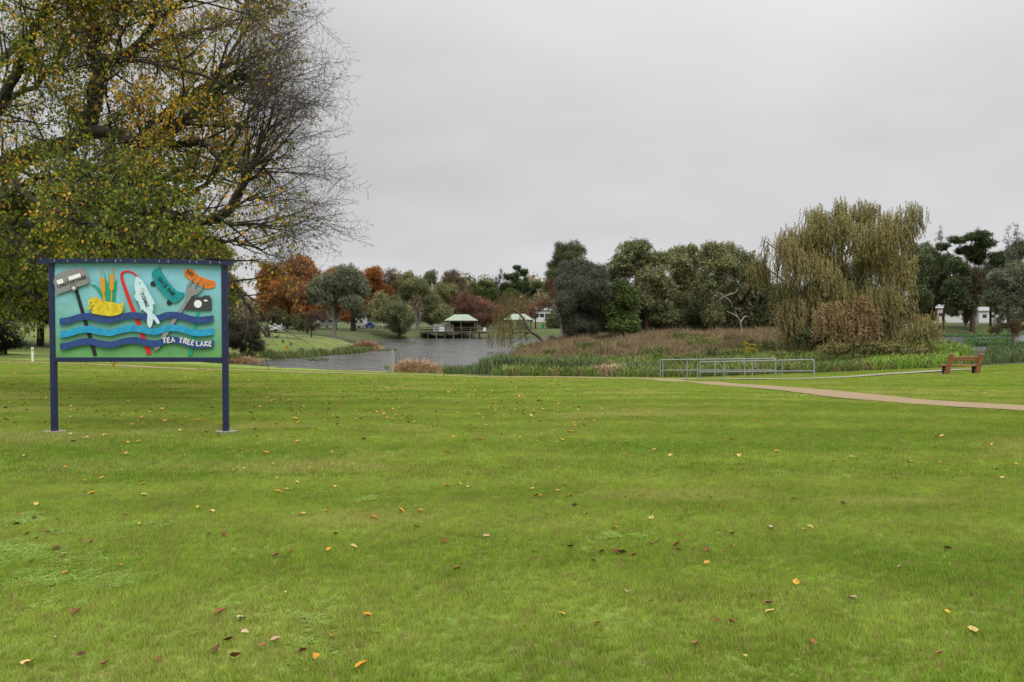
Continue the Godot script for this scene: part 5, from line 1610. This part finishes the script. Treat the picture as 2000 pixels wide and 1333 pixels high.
func make_bench() -> void:
	var p := on_ground(1881, 36.2)
	var t := thing("park_bench", "heavy brown timber bench on the lawn facing the water", "bench", p, -0.12)
	var wood := bark(0.42, 0.19, 0.075)
	wood.roughness = 0.7
	wood.uv1_scale = Vector3(0.6, 3.0, 3.0)
	var dark := bark(0.085, 0.04, 0.024)
	for s in [-1, 1]:
		var x: float = s * 0.62
		part("back_post", box(0.17, 1.02, 0.15, 0.012), wood, t, Vector3(x, 0.40, 0.16), Vector3(0.16, 0, -0.16))
		part("seat_bearer", box(0.16, 0.2, 0.5, 0.012), dark, t, Vector3(x * 1.0, 0.24, -0.12))
		part("front_leg", box(0.16, 0.34, 0.16, 0.012), dark, t, Vector3(x, 0.10, -0.3))
	part("back_plank", box(1.5, 0.2, 0.055, 0.008), wood, t, Vector3(0.07, 0.68, 0.13), Vector3(0.16, 0, 0.015))
	part("seat_plank", box(1.62, 0.06, 0.22, 0.008), wood, t, Vector3(-0.02, 0.375, -0.02))
	part("seat_plank", box(1.62, 0.06, 0.22, 0.008), wood, t, Vector3(-0.05, 0.375, -0.26))
	var pad := []
	part("footing_slab", box(1.7, 0.1, 0.8), weathered(0.34, 0.26, 0.17, 0.95, 2.0), t, Vector3(-0.1, -0.055, -0.1))

func gable_roof(w: float, dp: float, rise: float, ridge: float, over: float) -> ArrayMesh:     # hipped roof, ridge along x
	var st := SurfaceTool.new()
	st.begin(Mesh.PRIMITIVE_TRIANGLES)
	st.set_smooth_group(-1)
	var a := w / 2 + over
	var b := dp / 2 + over
	var c := ridge / 2
	var th := 0.12
	var v := [Vector3(-a, 0, b), Vector3(a, 0, b), Vector3(a, 0, -b), Vector3(-a, 0, -b), Vector3(-c, rise, 0), Vector3(c, rise, 0)]
	var f := [[0, 4, 1], [1, 4, 5], [1, 5, 2], [2, 5, 3], [3, 5, 4], [3, 4, 0]]
	for q in f:
		for k in q: st.add_vertex(v[k])
		for k in [q[0], q[2], q[1]]: st.add_vertex(v[k] - Vector3(0, th, 0))
	for k in 4:
		var p: Vector3 = v[k]
		var q: Vector3 = v[(k + 1) % 4]
		var dn := Vector3(0, -th, 0)
		for o in [p, q, p + dn, q, q + dn, p + dn]: st.add_vertex(o)
	st.generate_normals()
	return st.commit()

func make_far_things() -> void:
	var green_roof := weathered(0.29, 0.345, 0.265, 0.85, 0.5, 0.15)
	var timber := bark(0.115, 0.10, 0.07)
	var grey_timber := bark(0.26, 0.25, 0.22)
	var pale := weathered(0.36, 0.37, 0.38, 0.7, 0.5, 0.2)
	var white := weathered(0.68, 0.69, 0.68, 0.5, 0.5, 0.12)
	var glass := paint(0.03, 0.035, 0.04, 0.1)
	# the timber deck over the water
	var D := 164.0
	var dx := func(px: float, d: float) -> float: return (px - 1000.0) / F * d
	var dy: float = P(900, 648.5, D).y
	var x0: float = dx.call(818, D)
	var x1: float = dx.call(953, D)
	var deck := thing("timber_deck", "weathered timber viewing deck with railings built over the lake", "deck", Vector3((x0 + x1) / 2, WATER - 0.1, -D - 3))
	var w := x1 - x0
	var fy := dy - WATER + 0.1
	var boards := int(w / 0.3)
	for k in boards: part("plank", box(w / boards - 0.012, 0.05, 6.0), timber, deck, Vector3(-w / 2 + (k + 0.5) * w / boards, fy - 0.025, 0))
	part("front_bearer", box(w, 0.28, 0.12), timber, deck, Vector3(0, fy - 0.2, 2.9))
	for k in 9:
		var px := -w / 2 + 0.1 + k * (w - 0.2) / 8
		part("pile", box(0.2, fy + 1.0, 0.2), timber if k % 2 else grey_timber, deck, Vector3(px, fy / 2 - 0.35, 2.98))
		part("pile", box(0.2, fy + 0.6, 0.2), timber, deck, Vector3(px, fy / 2 - 0.5, -1.5))
		part("railing_post", box(0.13, 1.0, 0.13), grey_timber, deck, Vector3(px, fy + 0.5, 2.85))
	for h in [0.92, 0.5]: part("rail", box(w, 0.1, 0.06), timber, deck, Vector3(0, fy + h, 2.95))
	part("ladder_board", box(2.1, 0.12, 0.1), grey_timber, deck, Vector3(-0.1, fy - 0.42, 3.15))
	for q in [[863, 0.95, 0.85, "white notice board with dark figures fixed to the deck railing"], [946.6, 0.55, 0.75, "small white notice board at the shore end of the deck"]]:
		var s := thing("notice_board", q[3], "sign", Vector3(dx.call(q[0], D - 0.2), dy + 0.1, -D + 0.2))
		part("board", box(q[1], q[2], 0.05), white, s, Vector3(0, q[2] / 2, 0))
		if q[1] > 0.9:
			for k in [-1, 1]: part("figure", plate(disc(Vector2(k * 0.16, 0.42), 0.05, 0.24, 12), 0.01), glass, s, Vector3(0, 0, 0.026))
	# shelters with pale green roofs
	for q in [[900, 170.5, 5.3, 4.4, 648.5, 626.0, 614.4, "open shelter with a pale green roof standing on the timber deck", 870, 932], [1012, 186, 5.0, 4.6, 647.0, 624.5, 613.4, "second pale green roofed shelter with a light block wall on the grass", 984, 1041]]:
		var d: float = q[1]
		var gy := land(dx.call(q[0], d), -d)
		var by: float = dy if q[0] < 950 else gy
		var a: float = dx.call(q[8], d)
		var b: float = dx.call(q[9], d)
		var wd := b - a
		var sh := thing("picnic_shelter", q[7], "shelter", Vector3((a + b) / 2, by, -d))
		var eave: float = P(q[0], q[5], d).y - by
		var rise: float = P(q[0], q[6], d).y - by - eave
		part("roof", gable_roof(wd - 0.6, q[3], rise, wd * 0.42, 0.35), green_roof, sh, Vector3(0, eave, 0))
		for sx in [-0.5, 0.0, 0.5]:
			for sz in [-0.5, 0.5]: part("post", box(0.16, eave + 0.3, 0.16), grey_timber, sh, Vector3(sx * (wd - 0.9), eave / 2 - 0.2, sz * (q[3] - 0.4)))
		if q[0] < 950:
			for k in 9: part("screen_panel", box(0.42, 1.45, 0.05), pale, sh, Vector3(-wd / 2 - 2.2 + k * 0.47, 0.75, 1.2))
			part("back_wall", box(wd - 1.0, 1.9, 0.1), bark(0.09, 0.06, 0.05), sh, Vector3(0.3, 0.95, -q[3] / 2 + 0.2))
			part("beam", box(wd - 0.9, 0.22, 0.14), grey_timber, sh, Vector3(0, eave - 0.2, q[3] / 2 - 0.2))
		else:
			for r in 6:
				for k in 4: part("block", box(0.48, 0.26, 0.3), pale, sh, Vector3(-0.35 + k * 0.49 + (0.1 if r % 2 else 0.0), 0.13 + r * 0.27, 0.6))
	# tables and benches under and near the shelters
	for q in [[905, 168.2, "brown picnic table under the deck shelter", 0], [925, 168, "brown picnic table on the deck beside the small notice board", 0], [975, 182, "grey picnic table on the grass between the two shelters", 1], [1032, 184, "dark picnic table beneath the eave of the second shelter", 1], [1088, 188, "dark green picnic table by the low dark conifer", 1]]:
		var x: float = dx.call(q[0], q[1])
		var y := dy if q[1] < 170 else land(x, -q[1])
		var tb := thing("picnic_table", q[2], "table", Vector3(x, y, -q[1]), 0.0, "picnic tables by the lake")
		var m: Material = bark(0.22, 0.12, 0.07) if q[3] == 0 else timber
		part("table_top", box(1.8, 0.06, 0.75), m, tb, Vector3(0, 0.74, 0))
		for s in [-1, 1]:
			part("seat", box(1.8, 0.05, 0.28), m, tb, Vector3(0, 0.45, s * 0.65))
			part("leg", box(0.1, 0.76, 0.1), m, tb, Vector3(s * 0.65, 0.34, 0))
			part("seat_bearer", box(0.1, 0.08, 1.4), m, tb, Vector3(s * 0.65, 0.38, 0))
	# caravans and a car in the park beyond
	for q in [[704, 186, 2.4, "white caravan with two square windows behind the post and rail fence"], [758, 186, 2.2, "white caravan half hidden by the weeping gum"], [640, 186, 3.0, "white caravan beyond the low trees behind the white-trunked gum"], [612, 190, 1.8, "pale short caravan behind the dark post and rail fence"], [795, 188, 2.2, "white caravan showing between the weeping gum and the deck"], [541, 150, 2.6, "pale grey caravan behind the small tree on the mound"]]:
		var x: float = dx.call(q[0], q[1])
		var l: float = q[2]
		var c := thing("caravan", q[3], "caravan", Vector3(x, land(x, -q[1]), -q[1]), R(-0.2, 0.2), "caravans across the lake")
		var o := PackedVector2Array([Vector2(-l / 2, 0.5), Vector2(-l / 2 - 0.1, 1.2), Vector2(-l / 2 + 0.1, 2.2), Vector2(-l / 2 + 0.4, 2.4), Vector2(l / 2 - 0.3, 2.4), Vector2(l / 2, 2.15), Vector2(l / 2 + 0.05, 1.0), Vector2(l / 2 - 0.1, 0.5)])
		part("body", plate(o, 2.0), white, c, Vector3(0, 0, -1))
		for k in [-0.27, 0.22]: part("window", box(l * 0.27, 0.55, 0.04), glass, c, Vector3(k * l, 1.6, 1.01))
		part("wheel", plate(disc(Vector2(0, 0.33), 0.33, 0.33, 16), 0.2), glass, c, Vector3(0, 0, 0.85))
		part("drawbar", box(1.0, 0.1, 0.12), timber, c, Vector3(-l / 2 - 0.4, 0.45, 0))
		part("jockey_leg", box(0.08, 0.48, 0.08), timber, c, Vector3(-l / 2 - 0.8, 0.2, 0))
	var bx: float = dx.call(723, 185)
	var car := thing("blue_car", "small blue car parked between the caravans", "car", Vector3(bx, land(bx, -185), -185))
	part("body", plate(PackedVector2Array([Vector2(-1.0, 0.35), Vector2(-1.0, 0.85), Vector2(-0.75, 0.95), Vector2(-0.45, 1.4), Vector2(0.4, 1.42), Vector2(0.7, 0.98), Vector2(1.05, 0.85), Vector2(1.05, 0.35)]), 1.5), paint(0.02, 0.06, 0.28, 0.3), car, Vector3(0, 0, -0.75))
	part("window", plate(PackedVector2Array([Vector2(-0.62, 0.97), Vector2(-0.4, 1.32), Vector2(0.35, 1.33), Vector2(0.55, 0.98)]), 0.02), glass, car, Vector3(0, 0, 0.752))
	for k in [-0.6, 0.6]: part("wheel", plate(disc(Vector2(k, 0.3), 0.3, 0.3, 16), 0.2), paint(0.01, 0.01, 0.01, 0.7), car, Vector3(0, 0, 0.56))
	# post and rail fence
	for q in [[695, 765, 176, "low grey post and rail fence in front of the caravans"], [598, 640, 172, "dark post and rail fence between the mound and the white-trunked gum"]]:
		var a: float = dx.call(q[0], q[2])
		var b: float = dx.call(q[1], q[2])
		var ay := land(a, -q[2])
		var fe := thing("rail_fence", q[3], "fence", Vector3(a, ay, -q[2]))
		var n := 6
		for k in n:
			var x := (b - a) * k / (n - 1)
			part("post", box(0.14, 1.0, 0.14), grey_timber, fe, Vector3(x, land(a + x, -q[2]) - ay + 0.4, 0))
			if k < n - 1:
				for h in [0.8, 0.42]:
					part("rail", box((b - a) / (n - 1), 0.1, 0.06), grey_timber, fe, Vector3(x + (b - a) / (n - 1) / 2, land(a + x + 1, -q[2]) - ay + h, 0.09))
	# green wheelie bin, small posts
	var gx: float = dx.call(1060, 190)
	var bin := thing("wheelie_bin", "bright green wheelie bin on the grass beyond the second shelter", "bin", Vector3(gx, land(gx, -190), -190))
	part("body", box(0.6, 0.95, 0.65, 0.03), paint(0.02, 0.30, 0.08, 0.5), bin, Vector3(0, 0.5, 0))
	part("lid", box(0.66, 0.08, 0.72), paint(0.03, 0.42, 0.12, 0.5), bin, Vector3(0, 1.02, 0))
	for k in [-1, 1]: part("wheel", plate(disc(Vector2(0, 0.1), 0.1, 0.1, 12), 0.06), glass, bin, Vector3(k * 0.25, 0, -0.38))
	for q in [955, 963.5]:
		var x: float = dx.call(q, 172)
		part("post", box(0.14, 1.1, 0.14), bark(0.36, 0.27, 0.15), thing("timber_post", "short tan timber post on the bank at the end of the deck", "post", Vector3(x, land(x, -172), -172), 0.0, "timber posts by the deck"), Vector3(0, 0.5, 0))
	# white house glimpsed between the trees, buildings at the right
	var brick := weathered(0.33, 0.12, 0.07, 0.8, 0.5)
	for q in [[1058, 240, 5.0, 4.2, 607.0, 618.0, "grey-roofed white house on the rise behind the small bare tree", 0], [1850, 241, 11.0, 5.0, 603.0, 624.0, "long white building seen between the trunks of the dark gums", 0], [1806, 239, 4.5, 4.0, 603.0, 622.0, "orange brick house with a pale roof edge beyond the great willow", 1], [1928, 241, 8.0, 4.0, 608.0, 624.0, "white building behind the ivy-clad trunk", 0]]:
		var d: float = q[1]
		var x: float = dx.call(q[0], d)
		var gy := land(x, -d)
		var hgt: float = P(q[0], q[4], d).y - gy
		var h := thing("house", q[6], "house", Vector3(x, gy, -d))
		part("wall", box(q[2], hgt + 0.4, 6.0), brick if q[7] else white, h, Vector3(0, hgt / 2 - 0.2, 0))
		part("roof", gable_roof(q[2], 6.0, 1.1, q[2] * 0.6, 0.4), weathered(0.42, 0.42, 0.42, 0.6, 0.4), h, Vector3(0, hgt + 0.12, 0))
		for k in 3: part("window", box(1.2, 1.0, 0.06), glass, h, Vector3((k - 1) * q[2] * 0.3, hgt * 0.55, 3.02))
	# picnic spot at the right
	var qx: float = dx.call(1828, 206)
	var pt := thing("picnic_table", "white-topped picnic table under the dark gums across the water", "table", Vector3(qx, land(qx, -206), -206), 0.0, "picnic tables by the lake")
	part("table_top", box(2.4, 0.1, 0.8), white, pt, Vector3(0, 0.75, 0))
	for s in [-1, 1]:
		part("leg", box(0.14, 0.78, 0.5), timber, pt, Vector3(s * 0.8, 0.34, 0))
		part("seat", box(2.4, 0.06, 0.3), timber, pt, Vector3(0, 0.45, s * 0.7))
		part("seat_bearer", box(0.1, 0.08, 1.5), timber, pt, Vector3(s * 0.8, 0.38, 0))
	var nx: float = dx.call(1827, 204)
	var nb := thing("notice_board", "white notice on a post beside the white-topped picnic table", "sign", Vector3(nx, land(nx, -204), -204))
	part("post", box(0.1, 1.9, 0.1), timber, nb, Vector3(0, 0.85, 0))
	part("board", box(0.62, 0.72, 0.05), white, nb, Vector3(0, 1.75, 0.08))

func make_small_things() -> void:
	make_railing(xz(1290, 45.6), xz(1516, 41.2), 1.0, 4, "galvanised handrail on the side of the footbridge next to the rank grass")
	make_railing(xz(1363, 43.0), xz(1591, 38.4), 0.9, 4, "galvanised handrail on the side of the footbridge next to the lawn")
	make_bench()
	# steel post at the lake edge
	var p := on_ground(766, 46.5)
	var o := thing("steel_post", "lone grey steel channel post at the lake edge beside the dead reeds", "post", p)
	var prof := plate(PackedVector2Array([Vector2(-0.075, 0), Vector2(0.075, 0), Vector2(0.075, 0.06), Vector2(0.06, 0.06), Vector2(0.06, 0.014), Vector2(-0.06, 0.014), Vector2(-0.06, 0.06), Vector2(-0.075, 0.06)]), 1.6)
	part("channel", prof, M.steel, o, Vector3(0, -0.3, 0), Vector3(-PI / 2 + 0.02, 0.5, -0.05))
	# white marker post by the path
	p = on_ground(62, 44.5)
	o = thing("marker_post", "short white marker post with a red reflector beside the path", "post", p)
	part("post", box(0.105, 0.86, 0.05, 0.006), paint(0.72, 0.70, 0.66, 0.6), o, Vector3(0, 0.36, 0))
	part("reflector", box(0.05, 0.13, 0.008), paint(0.22, 0.06, 0.05, 0.4), o, Vector3(0.01, 0.63, 0.03))
	# waterbirds grazing on the mound
	var feather := paint(0.012, 0.012, 0.018, 0.6)
	for q in [[541, 89.5, 0.4, 1], [568, 85.5, 2.2, 1], [588, 85.5, 0.2, 0], [670, 92.0, 3.6, 1]]:
		var b := thing("waterbird", "small black waterbird grazing on the mown mound" if q[3] else "small black waterbird with lowered head on the mown mound", "bird", on_ground(q[0], q[1]), q[2], "waterbirds on the mound")
		var tb := Tubes.new()
		var head := 0.42 if q[3] else 0.2
		tb.tube([Vector3(-0.24, 0.27, 0), Vector3(-0.17, 0.25, 0), Vector3(-0.06, 0.24, 0), Vector3(0.06, 0.25, 0), Vector3(0.13, 0.29, 0), Vector3(0.17, (0.29 + head) / 2, 0), Vector3(0.2, head - 0.02, 0), Vector3(0.23, head, 0), Vector3(0.27, head - 0.01, 0)], [0.012, 0.05, 0.1, 0.1, 0.065, 0.035, 0.035, 0.042, 0.02], 10)
		part("body", tb.mesh(), feather, b)
		tb = Tubes.new()
		tb.tube([Vector3(0.26, head - 0.01, 0), Vector3(0.32, head - 0.03, 0)], [0.016, 0.004], 6)
		part("beak", tb.mesh(), paint(0.4, 0.05, 0.03, 0.5), b)
		for s in [-1, 1]:
			tb = Tubes.new()
			tb.tube([Vector3(0.0, 0.2, s * 0.04), Vector3(-0.02, 0.1, s * 0.045), Vector3(0.0, 0.0, s * 0.045), Vector3(0.06, -0.005, s * 0.05)], [0.016, 0.01, 0.01, 0.006], 5)
			part("leg", tb.mesh(), paint(0.3, 0.08, 0.04, 0.6), b)

func _ready() -> void:
	rng.seed = 4711
	noise.seed = 3
	noise.frequency = 0.02
	noise.fractal_octaves = 3
	make_camera_and_light()
	lay_land()
	lay_paths()
	make_ground()
	make_water()
	make_paths()
	make_protos()
	M.twig = bark(0.15, 0.118, 0.10)
	make_trees()
	make_understorey()
	make_scrub()
	make_elm()
	make_sign()
	make_far_things()
	make_small_things()
	make_rough()
	make_lawn()
	fallen()
